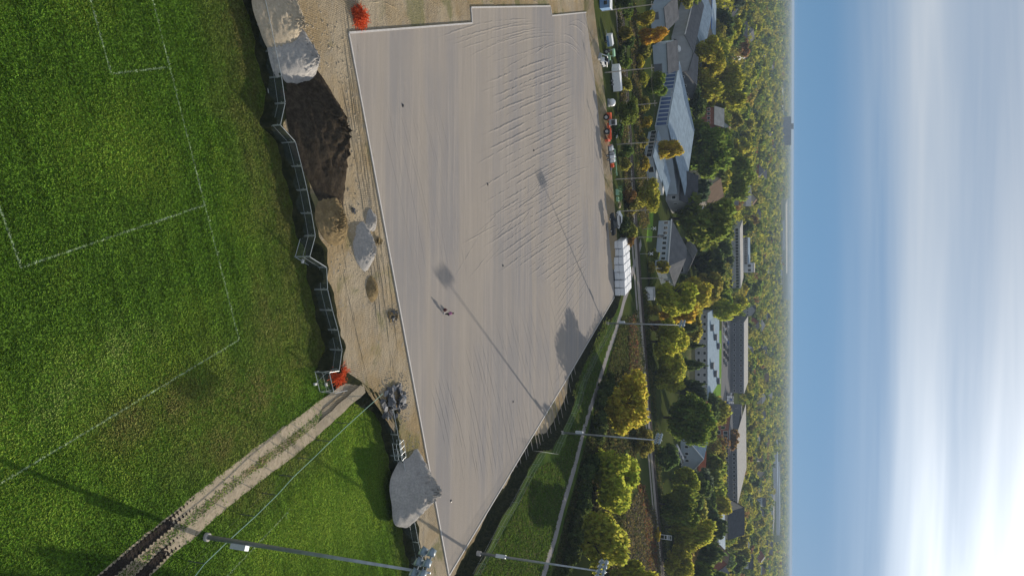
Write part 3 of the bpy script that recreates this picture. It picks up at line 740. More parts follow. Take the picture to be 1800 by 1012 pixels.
# ---------------------------------------------------------------- orange safety netting
def mat_orange():
    t = NT('orange_net'); n = t.noise(3, 4); c = t.mix(t.ramp(n, .35, .7), (.52, .075, .022), (.72, .15, .06)); t.done(c, .5)
    tl = t.new('ShaderNodeBsdfTranslucent'); t.put(tl.inputs['Color'], c); mx = t.new('ShaderNodeMixShader'); mx.inputs[0].default_value = .35
    t.l.new(t.b.outputs[0], mx.inputs[1]); t.l.new(tl.outputs[0], mx.inputs[2]); t.l.new(mx.outputs[0], t.o.inputs['Surface']); return t.m
M_ORANGE = mat_orange()
def netting(label, c, rad, h, seed, peaked):
    rng = random.Random(seed); m = MB()
    for k in range(620):
        a = rng.uniform(0, 6.28); r = rad * math.sqrt(rng.random()); zt_ = h * (1 - r / rad) ** (1.0 if peaked else .6)
        p = Vector((r * math.cos(a), r * math.sin(a), max(.03, zt_ * rng.uniform(.7, 1.05))))
        d = Vector((rng.gauss(0, 1), rng.gauss(0, 1), rng.gauss(0, .7))).normalized() * rng.uniform(.18, .55); s = d.cross(Vector((rng.gauss(0, .4), rng.gauss(0, .4), 1))).normalized() * rng.uniform(.02, .045)
        q = p + d; q.z = max(.02, q.z); e = q + d * .6 + Vector((0, 0, -.12)); e.z = max(.02, e.z)
        m.add([p - s, p + s, q + s, q - s, e + s * .7, e - s * .7], [(0, 1, 2, 3), (3, 2, 4, 5)])
    core = MB(); core.lathe([(rad * .7, 0), (rad * .55, h * .3), (rad * .25, h * .6), (.001, h * .7)], n=18); nrm = len(m.v)
    for i, v in enumerate(core.v): core.v[i] = (v[0] * rng.uniform(.85, 1.15), v[1] * rng.uniform(.85, 1.15), v[2] * rng.uniform(.85, 1.1))
    m.add(core.v, core.f)
    o = m.build('orange_netting', M_ORANGE, None, False, c); return tag(o, label, 'netting')
netting('heap of bright orange safety netting by the far corner of the pad', at(630, 31, ZS) + Vector((0, 0, .0)), 1.15, 1.3, 4, True)
netting('crumpled orange safety netting heap beside the site gate', at(593, 653, .55), 1.25, 1.0, 5, False)
M_WOOD = plain('pale_timber', (.45, .38, .27), .8, 0, .2, 3)
def mkbox(name, label, cat, c, d, rz, mat, z):
    m = MB(); m.box((0, 0, d[2] / 2), d, rz); return tag(m.build(name, mat, None, False, (c.x, c.y, z)), label, cat)
for k, (x, y) in enumerate([(857, 324), (938, 265), (884, 467), (793, 880), (902, 706), (708, 186)]):
    t = thing('drain_marker', 'small dark drain marker stake standing on the gravel pad', 'marker', at(x, y, ZP), .4 * k, 'drain markers on the pad')
    m = MB(); m.lathe([(.001, 0), (.22, 0), (.20, .06), (.10, .08), (.08, .13), (.001, .14)], n=10); m.build('riser', plain('black_pipe', (.04, .04, .045), .5), t)
    m = MB(); m.box((.1, .05, .10), (.04, .03, .2), .2); m.build('stake', M_WOOD, t)

# ---------------------------------------------------------------- person
def skin_obj(name, joints, edges, radii, mat, parent, root=0, sub=2):
    me = bpy.data.meshes.new(name); me.from_pydata(joints, edges, []); me.materials.append(mat)
    o = ob(name, me, parent); md = o.modifiers.new('Skin', 'SKIN'); md.use_smooth_shade = True
    sv = me.skin_vertices[0].data
    for i, r in enumerate(radii): sv[i].radius = (r, r) if not isinstance(r, tuple) else r; sv[i].use_root = (i == root)
    o.modifiers.new('Sub', 'SUBSURF').levels = sub; o.modifiers['Sub'].render_levels = sub
    return o
pp = at(780.5, 551.5, ZP)
per = thing('person', 'person in a pink top and black trousers standing on the gravel pad', 'person', pp, math.radians(205)); per.scale = (.92, .92, .86)
M_SKIN = plain('skin', (.48, .30, .22), .6, 0, .06, 4); M_PINK = plain('pink_cloth', (.42, .16, .30), .85, 0, .15, 6); M_BLK = plain('black_cloth', (.018, .017, .02), .85, 0, .2, 6)
M_HAIR = plain('dark_hair', (.03, .02, .015), .6, 0, .2, 8); M_SHOE = plain('white_shoe', (.72, .70, .68), .6, 0, .06, 6)
# facing local +x, leaning slightly forward
J = [(0, 0, .90), (.04, 0, 1.12), (.09, 0, 1.34), (.11, 0, 1.44), (.15, 0, 1.52), (.165, 0, 1.60),
     (.10, .18, 1.36), (.16, .25, 1.10), (.34, .20, .98), (.40, .18, .95), (.10, -.18, 1.36), (.14, -.26, 1.10), (.30, -.22, .95), (.37, -.20, .92),
     (0, .10, .86), (.05, .12, .48), (-.01, .13, .09), (.13, .14, .045), (0, -.10, .86), (.0, -.13, .48), (-.08, -.14, .09), (.06, -.15, .045)]
Ed = [(0, 1), (1, 2), (2, 3), (3, 4), (4, 5), (2, 6), (6, 7), (7, 8), (8, 9), (2, 10), (10, 11), (11, 12), (12, 13), (0, 14), (14, 15), (15, 16), (16, 17), (0, 18), (18, 19), (19, 20), (20, 21)]
Rd = [.12, .115, .12, .055, .088, .085, .055, .042, .032, .036, .055, .042, .032, .036, .085, .055, .035, .035, .085, .055, .035, .035]
skin_obj('body', J, Ed, Rd, M_SKIN, per)
skin_obj('jacket', J[:4] + [J[6], J[7], J[8], J[10], J[11], J[12]], [(0, 1), (1, 2), (2, 3), (2, 4), (4, 5), (5, 6), (2, 7), (7, 8), (8, 9)], [.20, .19, .20, .10, .11, .085, .065, .11, .085, .065], M_PINK, per)
skin_obj('trousers', [J[0], J[14], J[15], (.0, .13, .20), J[18], J[19], (-.065, -.14, .20)], [(0, 1), (1, 2), (2, 3), (0, 4), (4, 5), (5, 6)], [.18, .14, .10, .075, .14, .10, .075], M_BLK, per)
skin_obj('hair', [(.125, 0, 1.60), (.145, 0, 1.66), (.09, 0, 1.52)], [(0, 1), (0, 2)], [.10, .075, .06], M_HAIR, per)
for s, a in ((1, (.0, .13, 0)), (-1, (-.06, -.145, 0))):
    m = MB(); m.box((a[0] + .05, a[1], .06), (.29, .11, .11), 0, 0, .8); m.build('shoe', M_SHOE, per)
    for f in range(5):
        hx = J[9] if s > 0 else J[13]
        skin_obj('finger', [(hx[0], hx[1] + (f - 2) * .017, hx[2] - .01), (hx[0] + .06, hx[1] + (f - 2) * .02, hx[2] - .03), (hx[0] + (.09 if f else .06), hx[1] + (f - 2) * .02, hx[2] - .07)], [(0, 1), (1, 2)], [.012, .010, .008], M_SKIN, per, 0, 1)
m = MB()
for y in (.033, -.033): m.lathe([(.001, -.012), (.010, -.006), (.010, .006), (.001, .012)], (.243, y, 1.60), 8)
m.build('eyes', M_HAIR, per)
m = MB(); m.tube((.235, 0, 1.59), (.262, 0, 1.565), .010, .014, 6); m.build('nose', M_SKIN, per)
bagp = at(780.5, 544.5, ZP)
bag = thing('bag', 'small dark red bag on the gravel beside the person', 'bag', bagp, .5)
m = MB(); m.lathe([(.001, 0), (.20, .01), (.24, .14), (.20, .32), (.10, .40), (.001, .41)], n=12); m.build('sack', plain('bag_cloth', (.10, .03, .035), .8), bag, True)
m = MB(); m.poly_tube([(-.08, 0, .38), (-.07, 0, .50), (.07, 0, .50), (.08, 0, .38)], .018, 6); m.build('strap', M_HAIR, bag)
# ---------------------------------------------------------------- white wrapped blocks at the end of the pad
M_WRAP = plain('white_wrap', (.74, .76, .79), .5, 0, .05, 1.5)
M_STRAP = plain('grey_strap', (.42, .44, .47), .6)
def block_mesh(seed):
    rng = random.Random(seed); bm = bmesh.new(); bmesh.ops.create_cube(bm, size=1)
    for v in bm.verts: v.co = Vector((v.co.x * 1.88, v.co.y * 1.9, (v.co.z + .5) * 1.32))
    bmesh.ops.bevel(bm, geom=bm.edges[:], offset=.07, segments=2, affect='EDGES')
    for v in bm.verts: v.co += Vector((rng.uniform(-.03, .03), rng.uniform(-.03, .03), rng.uniform(-.015, .03)))
    me = bpy.data.meshes.new('wrapped_block'); bm.to_mesh(me); bm.free(); me.materials.append(M_WRAP)
    return me
BMS = [block_mesh(i) for i in range(4)]
sm_ = MB()
for x in (-.7, 0, .7): sm_.box((x, 0, -.02), (.14, 1.8, .05))
PALM = sm_.mesh('pallet', M_STRAP)
ba, bb = at(1076, 424, ZS + .15), at(1081, 520, ZS + .15); bd = (bb - ba); bu = bd.normalized(); bv = Vector((-bu.y, bu.x, 0)); bz = math.atan2(bu.y, bu.x)
stepx = bd.length / 7
for r in range(4):
    for c in range(7):
        for k in (0, 1):
            if k == 0 and r > 0 and 0 < c < 6: continue
            p = ba + bu * stepx * (c + .5) + bv * (1.1 + 2.1 * r + random.uniform(-.16, .16) + (.45 if c % 3 == 1 else 0))
            where = ('front row' if r == 0 else 'rear rows') + ', ' + ('upper' if k else 'lower') + ' tier'
            t = thing('wrapped_block', f'white wrapped block, {where} of the pad-end stack', 'block', (p.x, p.y, ZS + .16 + 1.39 * k), bz + random.uniform(-.03, .03), f'white blocks, {where}')
            ob('wrap', BMS[(r + c + k) % 4], t); ob('pallet', PALM, t)

# ---------------------------------------------------------------- machines and stores along the far edge
M_TYRE = plain('tyre_rubber', (.02, .02, .022), .85, 0, .2, 4); M_RIM = plain('wheel_rim', (.5, .5, .5), .4, .6)
M_ORG = plain('orange_paint', (.62, .10, .03), .4, 0, .12); M_GRNP = plain('pale_green_paint', (.32, .55, .36), .45, 0, .08); M_WHT = plain('white_paint', (.72, .74, .76), .4, 0, .06)
M_BLUEP = plain('blue_paint', (.16, .28, .48), .45, 0, .1); M_DKP = plain('dark_paint', (.022, .025, .03), .25, 0, .2); M_WIN = plain('dark_glass', (.02, .026, .032), .08, 0, .1, spec=.6); M_GRYP = plain('grey_paint', (.30, .32, .34), .5)
def wheel(parent, c, r, w):
    m = MB(); m.tube((c[0], c[1] - w / 2, c[2]), (c[0], c[1] + w / 2, c[2]), r, r, 14); wh = m.build('wheel', M_TYRE, parent, True)
    m = MB(); m.tube((c[0], c[1] - w / 2 - .02, c[2]), (c[0], c[1] + w / 2 + .02, c[2]), r * .55, r * .55, 10); m.build('rim', M_RIM, wh)
def box_part(name, parent, mat, *boxes, tp=1.0):
    m = MB()
    for b in boxes: m.box(b[0], b[1], 0, 0, b[2] if len(b) > 2 else 1.0)
    return m.build(name, mat, parent)
def facing(a, b, z=ZR): 
    p, q = at(*a, z), at(*b, z); return p, math.atan2(q.y - p.y, q.x - p.x), (q - p).length
# wheel loader / grader
p, rz, L = facing((1062, 198), (1064, 245), ZR - .5)
t = thing('wheel_loader', 'orange wheel loader with grey cab parked behind the pad', 'loader', p + Vector((0, 0, 0)), rz)
box_part('body', t, M_ORG, ((1.0, 0, 1.25), (1.9, 1.5, .9), .92), ((3.8, 0, 1.0), (2.4, 1.0, .55)), ((5.9, 0, 1.0), (.9, 1.2, .5)))
cabp = box_part('cab', t, M_GRYP, ((2.5, 0, 2.1), (1.5, 1.5, 1.6), .88)); box_part('cab_window', t, M_WIN, ((2.5, -.72, 2.3), (1.0, .10, .8)), ((3.2, 0, 2.3), (.12, 1.1, .8)))
box_part('boom', t, M_ORG, ((5.2, .5, 1.35), (2.8, .18, .26)), ((5.2, -.5, 1.35), (2.8, .18, .26)))
m = MB(); m.prism([(-1.25, .2), (1.25, .2), (1.25, 1.0), (-1.25, 1.0)], 6.5, 7.1); m.build('bucket', M_ORG, t)
for x in (1.2, 4.6):
    for y in (-.95, .95): wheel(t, (x, y, .72), .72, .5)
# long white enclosed trailer
p, rz, L = facing((1073, 118), (1076, 156))
t = thing('box_trailer', 'long white box trailer with pointed nose parked before the railway', 'trailer', p, rz)
m = MB(); m.box((3.2, 0, 1.45), (5.6, 2.1, 1.9)); m.add([(.4, -1.05, .5), (.4, 1.05, .5), (.4, 1.05, 2.4), (.4, -1.05, 2.4), (-.6, 0, .5), (-.6, 0, 2.3)], [(0, 4, 5, 3), (4, 1, 2, 5), (3, 5, 2), (0, 1, 4)]); m.build('body', M_WHT, t)
box_part('drawbar', t, M_GRYP, ((-.9, 0, .45), (1.4, .14, .14)))
for y in (-1.0, 1.0):
    for x in (3.3, 4.2): wheel(t, (x, y, .36), .36, .25)
box_part('rear_door', t, M_GRYP, ((6.02, 0, 1.4), (.05, 1.7, 1.7)))
# compact white loader heap: skid steer
p, rz, L = facing((1051, 103), (1057, 124), ZR - .6)
t = thing('skid_loader', 'white compact skid loader with raised arms behind the pad corner', 'loader', p, rz + .2)
box_part('body', t, M_WHT, ((1.6, 0, .95), (2.2, 1.4, .9), .9)); box_part('cab', t, M_DKP, ((1.6, 0, 1.8), (1.1, 1.2, .95), .92))
m = MB(); m.tube((2.6, .8, 1.7), (.6, .8, 2.1), .1, .1, 6); m.tube((.6, .8, 2.1), (-.4, .8, 1.0), .1, .1, 6); m.tube((2.6, -.8, 1.7), (.6, -.8, 2.1), .1, .1, 6); m.tube((.6, -.8, 2.1), (-.4, -.8, 1.0), .1, .1, 6); m.build('lift_arm', M_WHT, t)
m = MB(); m.box((-.7, 0, .7), (.7, 1.8, .7), 0, 0, .8); m.build('bucket', M_GRYP, t)
for x in (1.0, 2.2):
    for y in (-.75, .75): wheel(t, (x, y, .42), .42, .3)
# green tractor
p, rz, L = facing((1063, 88), (1064, 100))
t = thing('tractor', 'small tractor with a pale green canopy roof beside the white loader', 'tractor', p, rz)
box_part('canopy', t, M_GRNP, ((.9, 0, 2.2), (1.9, 1.5, .35), .92)); box_part('bonnet', t, M_GRNP, ((2.0, 0, .95), (1.2, .7, .6), .9), ((.8, 0, .7), (1.4, .9, .4)))
m = MB()
for x in (.2, 1.6):
    for y in (-.6, .6): m.tube((x, y, .8), (x, y, 2.1), .05, .05, 6)
m.build('canopy_post', M_GRYP, t)
for y in (-.75, .75): wheel(t, (.4, y, .6), .6, .35); wheel(t, (2.2, y, .4), .4, .25)
# white water tank
t = thing('water_tank', 'white rounded water tank on a skid near the orange loader', 'tank', at(1069, 181, ZR), .2)
m = MB(); m.lathe([(.001, .3), (.75, .35), (.95, .8), (.9, 1.4), (.5, 1.75), (.001, 1.8)], n=16); m.build('shell', M_WHT, t, True); box_part('skid', t, M_GRYP, ((0, 0, .15), (1.9, 1.5, .28)))
# flat trailer loaded with white parts
p, rz, L = facing((1066, 255), (1070, 297))
t = thing('flat_trailer', 'low dark flatbed trailer loaded with white and red machine parts', 'trailer', p, rz)
box_part('deck', t, M_DKP, ((3.2, 0, .62), (6.2, 2.0, .18))); box_part('headboard', t, M_GRYP, ((.2, 0, 1.0), (.1, 1.9, .7)))
for x in (2.4, 3.4):
    for y in (-1.05, 1.05): wheel(t, (x, y, .36), .36, .22)
box_part('drawbar', t, M_DKP, ((6.9, 0, .5), (1.4, .15, .15)))
for k, (x, w, hh, mt) in enumerate([(.9, 1.0, .8, M_WHT), (2.1, .5, .9, M_GRYP), (2.9, .8, 1.1, M_WHT), (4.0, .7, 1.0, M_WHT), (5.2, .9, .6, M_ORG)]):
    o = mkbox('machine_part', ['white boxed machine part at the head of the flatbed trailer', 'narrow grey machine part on the flatbed trailer', 'tall white machine part mid flatbed trailer', 'white machine part behind the tall one on the flatbed', 'low orange machine part at the tail of the flatbed'][k], 'machine part', p + Vector((math.cos(rz), math.sin(rz), 0)) * x, (w, 1.2, hh), rz, mt, ZR + .715)
    m = MB(); m.tube((-w * .3, -.3, hh), (w * .3, .3, hh + .25), .12, .08, 6); m.build('fitting', mt, o)
# white boom pipe on two stands and pale green pipe
for nm, lab, a, b, z0, mt, r in [('boom_pipe', 'long white boom pipe propped on stands beside the orange loader', (1077, 243), (1090, 195), 1.0, M_WHT, .14), ('long_pipe', 'long pale green pipe on low trestles behind the flatbed trailer', (1077, 262), (1081, 309), .5, M_GRNP, .13)]:
    p, q = at(*a, ZR), at(*b, ZR); t = thing(nm, lab, 'pipe', p)
    m = MB(); m.tube((0, 0, z0), (q - p) + Vector((0, 0, z0)), r, r, 8); m.build('pipe', mt, t)
    for f in (.15, .85):
        c = (q - p) * f; m = MB(); m.tube(c + Vector((-.3, 0, 0)), c + Vector((0, 0, z0)), .05, .05, 6); m.tube(c + Vector((.3, 0, 0)), c + Vector((0, 0, z0)), .05, .05, 6); m.build('stand', M_GRYP, t)
# vehicles
def car_meshes(kind):
    b = MB(); g = MB()
    if kind == 'pickup':
        prof = [(-2.7, .35), (2.7, .35), (2.75, .95), (1.5, 1.08), (.75, 1.75), (-.75, 1.8), (-.95, 1.12), (-2.7, 1.08)]; W = 1.85
        gl = [(1.3, 1.12), (.70, 1.68), (-.70, 1.72), (-.78, 1.14)]
    elif kind == 'van':
        prof = [(-2.4, .35), (2.5, .35), (2.55, .95), (1.9, 1.15), (1.2, 1.95), (-2.35, 2.0)]; W = 1.9; gl = [(1.75, 1.2), (1.15, 1.85), (-1.8, 1.85), (-1.8, 1.25)]
    else:
        prof = [(-2.15, .30), (2.2, .30), (2.2, .72), (1.35, .90), (.65, 1.40), (-.9, 1.44), (-1.75, 1.0), (-2.2, .92)]; W = 1.75; gl = [(1.2, .93), (.60, 1.34), (-.85, 1.37), (-1.5, 1.0)]
    n = len(prof); vs = []
    for y, k in ((-W / 2, 1), (W / 2, 1)):
        for x, z in prof: vs.append((x, y * (.84 if z > 1.2 else 1), z))
    b.add(vs, [tuple(range(n - 1, -1, -1))[::-1], tuple(range(n, 2 * n))[::-1]] + [(i, n + i, n + (i + 1) % n, (i + 1) % n) for i in range(n)])
    for s in (-1, 1):
        g.add([(x, s * (W / 2 * (.86 if z > 1.2 else 1.0) + .012), z) for x, z in gl], [(0, 1, 2, 3)])
    g.add([(gl[0][0] + .03, -W * .40, gl[0][1] + .03), (gl[0][0] + .03, W * .40, gl[0][1] + .03), (gl[1][0] + .05, W * .36, gl[1][1] + .02), (gl[1][0] + .05, -W * .36, gl[1][1] + .02)], [(0, 1, 2, 3)])
    w = MB()
    for x in (-1.35, 1.35):
        for s in (-1, 1): w.tube((x * (1.15 if kind != 'car' else 1), s * (W / 2 - .2), .33), (x * (1.15 if kind != 'car' else 1), s * (W / 2 + .02), .33), .33, .33, 10)
    return b, g, w
def mat_objcol(name, rough=.3):
    t = NT(name); oi = t.new('ShaderNodeObjectInfo'); n = t.noise(2, 3); c = t.mix(t.math('MULTIPLY', n, .25), oi.outputs['Color'], (.1, .1, .1)); return t.done(c, rough)
M_CARP = mat_objcol('car_paint', .25)
CARM = {}
for k in ('car', 'pickup', 'van'):
    b, g, w = car_meshes(k); CARM[k] = (b.mesh('body', M_CARP), g.mesh('window', M_WIN), w.mesh('wheels', M_TYRE))
def car(kind, label, p, rz, col, group=None, parts=True):
    t = thing('parked_' + kind, label, kind if kind != 'pickup' else 'pickup truck', p, rz, group)
    o = ob('body', CARM[kind][0], t); o.color = (*col, 1)
    ob('window', CARM[kind][1], t)
    if parts:
        for x in (-1.35, 1.35):
            for s in (-1, 1): wheel(t, (x * 1.15, s * .8, .33), .33, .24)
    else: ob('wheel_set', CARM[kind][2], t)
    return t
p, rz, L = facing((1071, 376), (1074, 412))
car('pickup', 'dark pickup truck parked beside the white wrapped blocks', p.lerp(at(1074, 412, ZR), .5), rz + math.pi, (.02, .024, .03))
car('car', 'white car half hidden behind the dark pickup truck', at(1084, 386, ZR), rz, (.7, .72, .74))
t = thing('site_cabin', 'blue site cabin at the far corner of the yard', 'cabin', at(1055, -6, ZR), .1)
box_part('body', t, M_BLUEP, ((1.4, 0, 1.3), (3.4, 2.2, 2.4))); box_part('roof', t, M_WHT, ((1.4, 0, 2.56), (3.6, 2.4, .12))); box_part('window', t, M_WIN, ((1.9, -1.11, 1.5), (.9, .06, .8))); box_part('door', t, M_GRYP, ((.6, -1.11, 1.15), (.8, .06, 1.9)))
t = thing('parked_trailer', 'white and blue small trailer in shade near the far pad corner', 'trailer', at(1063, 62, ZR), facing((1063, 55), (1066, 76))[1])
box_part('body', t, M_WHT, ((1.3, 0, 1.1), (2.8, 1.7, 1.3), .95)); box_part('skirt', t, M_BLUEP, ((1.3, -.86, .8), (2.6, .06, .5))); box_part('drawbar', t, M_GRYP, ((-.6, 0, .45), (1.2, .12, .12)))
for y in (-.8, .8): wheel(t, (1.3, y, .33), .33, .22)
rubble('yellowish timber offcuts heap in the shade behind the pad', (1081, 359), 14, 1.3, .5, [M_WOOD], 21, .5).location.z = ZR
t = thing('planter_crate', 'pale green crates with leafy plants behind the pad', 'crate', at(1083, 338, ZR), .2)
box_part('crate', t, M_GRNP, ((0, 0, .4), (1.6, 1.0, .8)), ((1.8, .2, .3), (1.2, .9, .6))); 
mkl = MB()
for k in range(160):
    c = Vector((random.uniform(-1.6, 2.2), random.uniform(-.6, .6), random.uniform(.7, 1.5))); a = Vector((random.gauss(0, 1), random.gauss(0, 1), random.gauss(0, 1))).normalized() * .16; b_ = a.orthogonal().normalized() * .12
    mkl.add([c - a - b_, c + a - b_, c + a + b_, c - a + b_], [(0, 1, 2, 3)])
mkl.build('plant', plain('crate_leaf', (.10, .20, .07), .8), t)

# ---------------------------------------------------------------- utility poles with wires, crossing signals, cabinet
M_POLEW = plain('weathered_pole', (.30, .28, .25), .85, 0, .15, 2); M_WIRE = plain('black_wire', (.02, .02, .022), .6)
UP = [((1058, 20), 1150), ((1063, 128), 1150), ((1090, 187), 1155), ((1084, 254), 1158), ((1082, 315), 1142), ((1088, 371), 1131), ((1118, 417), 1153), ((1122, 489), 1143)]
tops = []
for k, (px, tx) in enumerate(UP):
    b = at(*px, ZR); h = min(12.5, max(7.5, tall(b, tx)))
    t = thing('utility_pole', ['grey utility pole by the far pad corner', 'grey utility pole behind the long white box trailer', 'utility pole rising from the dark green bush', 'utility pole behind the flatbed trailer', 'utility pole beside the leafy crates', 'utility pole beside the dark pickup truck', 'utility pole at the rail crossing before the hipped house', 'short utility pole at the rail crossing by the white cabinet'][k], 'utility pole', b)
    m = MB(); m.tube((0, 0, -.2), (0, 0, h), .15, .10, 8); m.build('pole', M_POLEW, t)
    m = MB(); m.box((0, 0, h - .6), (1.5, .1, .12), .3); m.build('crossarm', M_POLEW, t)
    m = MB()
    for x in (-.65, .65): m.lathe([(.001, 0), (.05, .0), (.04, .18), (.001, .2)], (x * math.cos(.3), x * math.sin(.3), h - .54), 6)
    m.build('insulator', M_GRYP, t); tops.append(b + Vector((0, 0, h - .36)))
for k, (a, b) in enumerate(zip(tops[:6], tops[1:6])):
    m = MB()
    for s in (-.6, .6):
        o = Vector((s, s * .3, 0)); pts = [a.lerp(b, i / 10) + o - Vector((0, 0, .6 * math.sin(math.pi * i / 10))) for i in range(11)]
        m.poly_tube(pts, .022, 4)
    tag(m.build('power_line', M_WIRE), 'sagging pair of power wires between two utility poles', 'wire', 'power wires along the railway')
def crossing(px, rzz, label):
    b = at(*px, ZR); t = thing('crossing_signal', label, 'signal', b, rzz)
    m = MB(); m.tube((0, 0, 0), (0, 0, 4.2), .09, .07, 8); m.build('mast', M_GALV, t)
    for k, a in enumerate((.8, -.8)):
        m = MB(); m.box((0, -.1 - .02 * k, 3.6), (1.3, .03, .2), 0, 0, 1, a); m.build('cross_board', M_WHT, t)
    m = MB(); m.box((0, -.08, 2.7), (1.2, .1, .1)); m.build('lamp_arm', M_GALV, t)
    for s in (-.5, .5):
        m = MB(); m.tube((s, -.12, 2.7), (s, -.22, 2.7), .2, .2, 10); m.build('signal_lamp', M_DKP, t)
crossing((1124, 446), .2, 'white crossbuck crossing signal where the path meets the railway')
crossing((1130, 402), .2, 'white crossbuck signal on the far side of the crossing')
# white cabinet with scrawled paint
p, rz, L = facing((1133, 508), (1134, 527.5)); t = thing('relay_cabinet', 'white trackside relay cabinet with dark scrawled graffiti', 'cabinet', p, rz)
box_part('body', t, M_WHT, ((L / 2, 1.2, 1.35), (L, 2.4, 2.7))); box_part('roof', t, M_GRYP, ((L / 2, 1.2, 2.76), (L + .3, 2.7, .12)))
m = MB(); S = lambda pts: m.poly_tube([(x * L, -.025, z) for x, z in pts], .05, 5)
S([(.42, .55), (.45, 1.55), (.58, 1.45), (.46, 1.1), (.60, .6)]); S([(.66, 1.5), (.80, 1.4), (.68, .9), (.84, .8)]); S([(.30, 1.0), (.36, .8), (.35, 1.3)]); S([(.52, 1.9), (.54, 2.1)]); S([(.84, 1.9), (.88, 2.0)])
m.build('graffiti', M_DKP, t)
m = MB(); m.box((L * .18, -.03, 1.2), (.8, .05, 2.0)); m.build('door', M_WHT, t)
def ladder_frame(px, topx, w, label):
    b = at(*px, ZR); h = tall(b, topx); t = thing('signal_gantry', label, 'gantry', b, .1)
    for s in (-1, 1):
        m = MB(); m.box((s * w / 2, 0, h / 2), (.14, .14, h)); m.build('post', M_WHT, t)
    for z in (h * .42, h * .62, h * .66, h * .85, h - .1):
        m = MB(); m.box((0, 0, z), (w - .16, .10, .12)); m.build('rung', M_WHT, t)
    m = MB(); m.box((0, .08, h * .74), (w - .2, .05, h * .14)); m.build('panel', M_GRYP, t)
ladder_frame((1122, 342), 1150, 1.7, 'white ladder-like signal gantry between bushes beyond the railway')
ladder_frame((1158, 942), 1181, 1.5, 'white ladder-like signal gantry beside the railway by yellow trees')
# ---------------------------------------------------------------- buildings
M_WALLW = plain('white_render', (.56, .58, .60), .8, 0, .08, .4); M_WALLG = plain('grey_render', (.34, .35, .37), .85, 0, .1, .4); M_WALLB = plain('pale_blue_cladding', (.40, .47, .55), .5, .2, .07, .3)
M_WALLT = plain('tan_render', (.42, .37, .31), .85, 0, .1, .4); M_BRICK = plain('red_brick', (.26, .10, .07), .9, 0, .2, 1.2); M_WALLD = plain('dark_cladding', (.12, .13, .15), .7, 0, .15, .5)
M_BLUEC = plain('blue_cladding', (.055, .10, .24), .4, .1, .12, 1); M_FASC = plain('bright_blue_fascia', (.08, .22, .55), .4, .1, .1, 1)
def mat_roof(name, c, rough, ridge, metal=0):
    t = NT(name); w = t.new('ShaderNodeTexWave'); w.inputs['Scale'].default_value = ridge; w.bands_direction = 'X'; t.l.new(t.tc.outputs['Object'], w.inputs['Vector'])
    n = t.noise(.5, 5); a = t.mix(t.ramp(n, .3, .7), tuple(v * .82 for v in c), tuple(v * 1.12 for v in c)); a = t.mix(t.math('MULTIPLY', w.outputs['Fac'], .18), a, tuple(v * .6 for v in c))
    t.bump(w.outputs['Fac'], .3, .05); return t.done(a, rough, metal)
M_RBLUE = mat_roof('blue_grey_metal_roof', (.24, .31, .38), .55, 1.2, .1); M_RGREY = mat_roof('grey_shingle_roof', (.13, .135, .145), .85, 2.0); M_RDARK = mat_roof('dark_shingle_roof', (.06, .065, .075), .85, 2.0)
M_RWHITE = mat_roof('pale_membrane_roof', (.40, .39, .37), .8, .1); M_RBRN = mat_roof('brown_shingle_roof', (.16, .12, .09), .85, 2.0); M_RRED = mat_roof('rust_red_roof', (.26, .09, .05), .8, 2.0)
FNAME = []; FOOT = []      # building footprints, kept free of trees
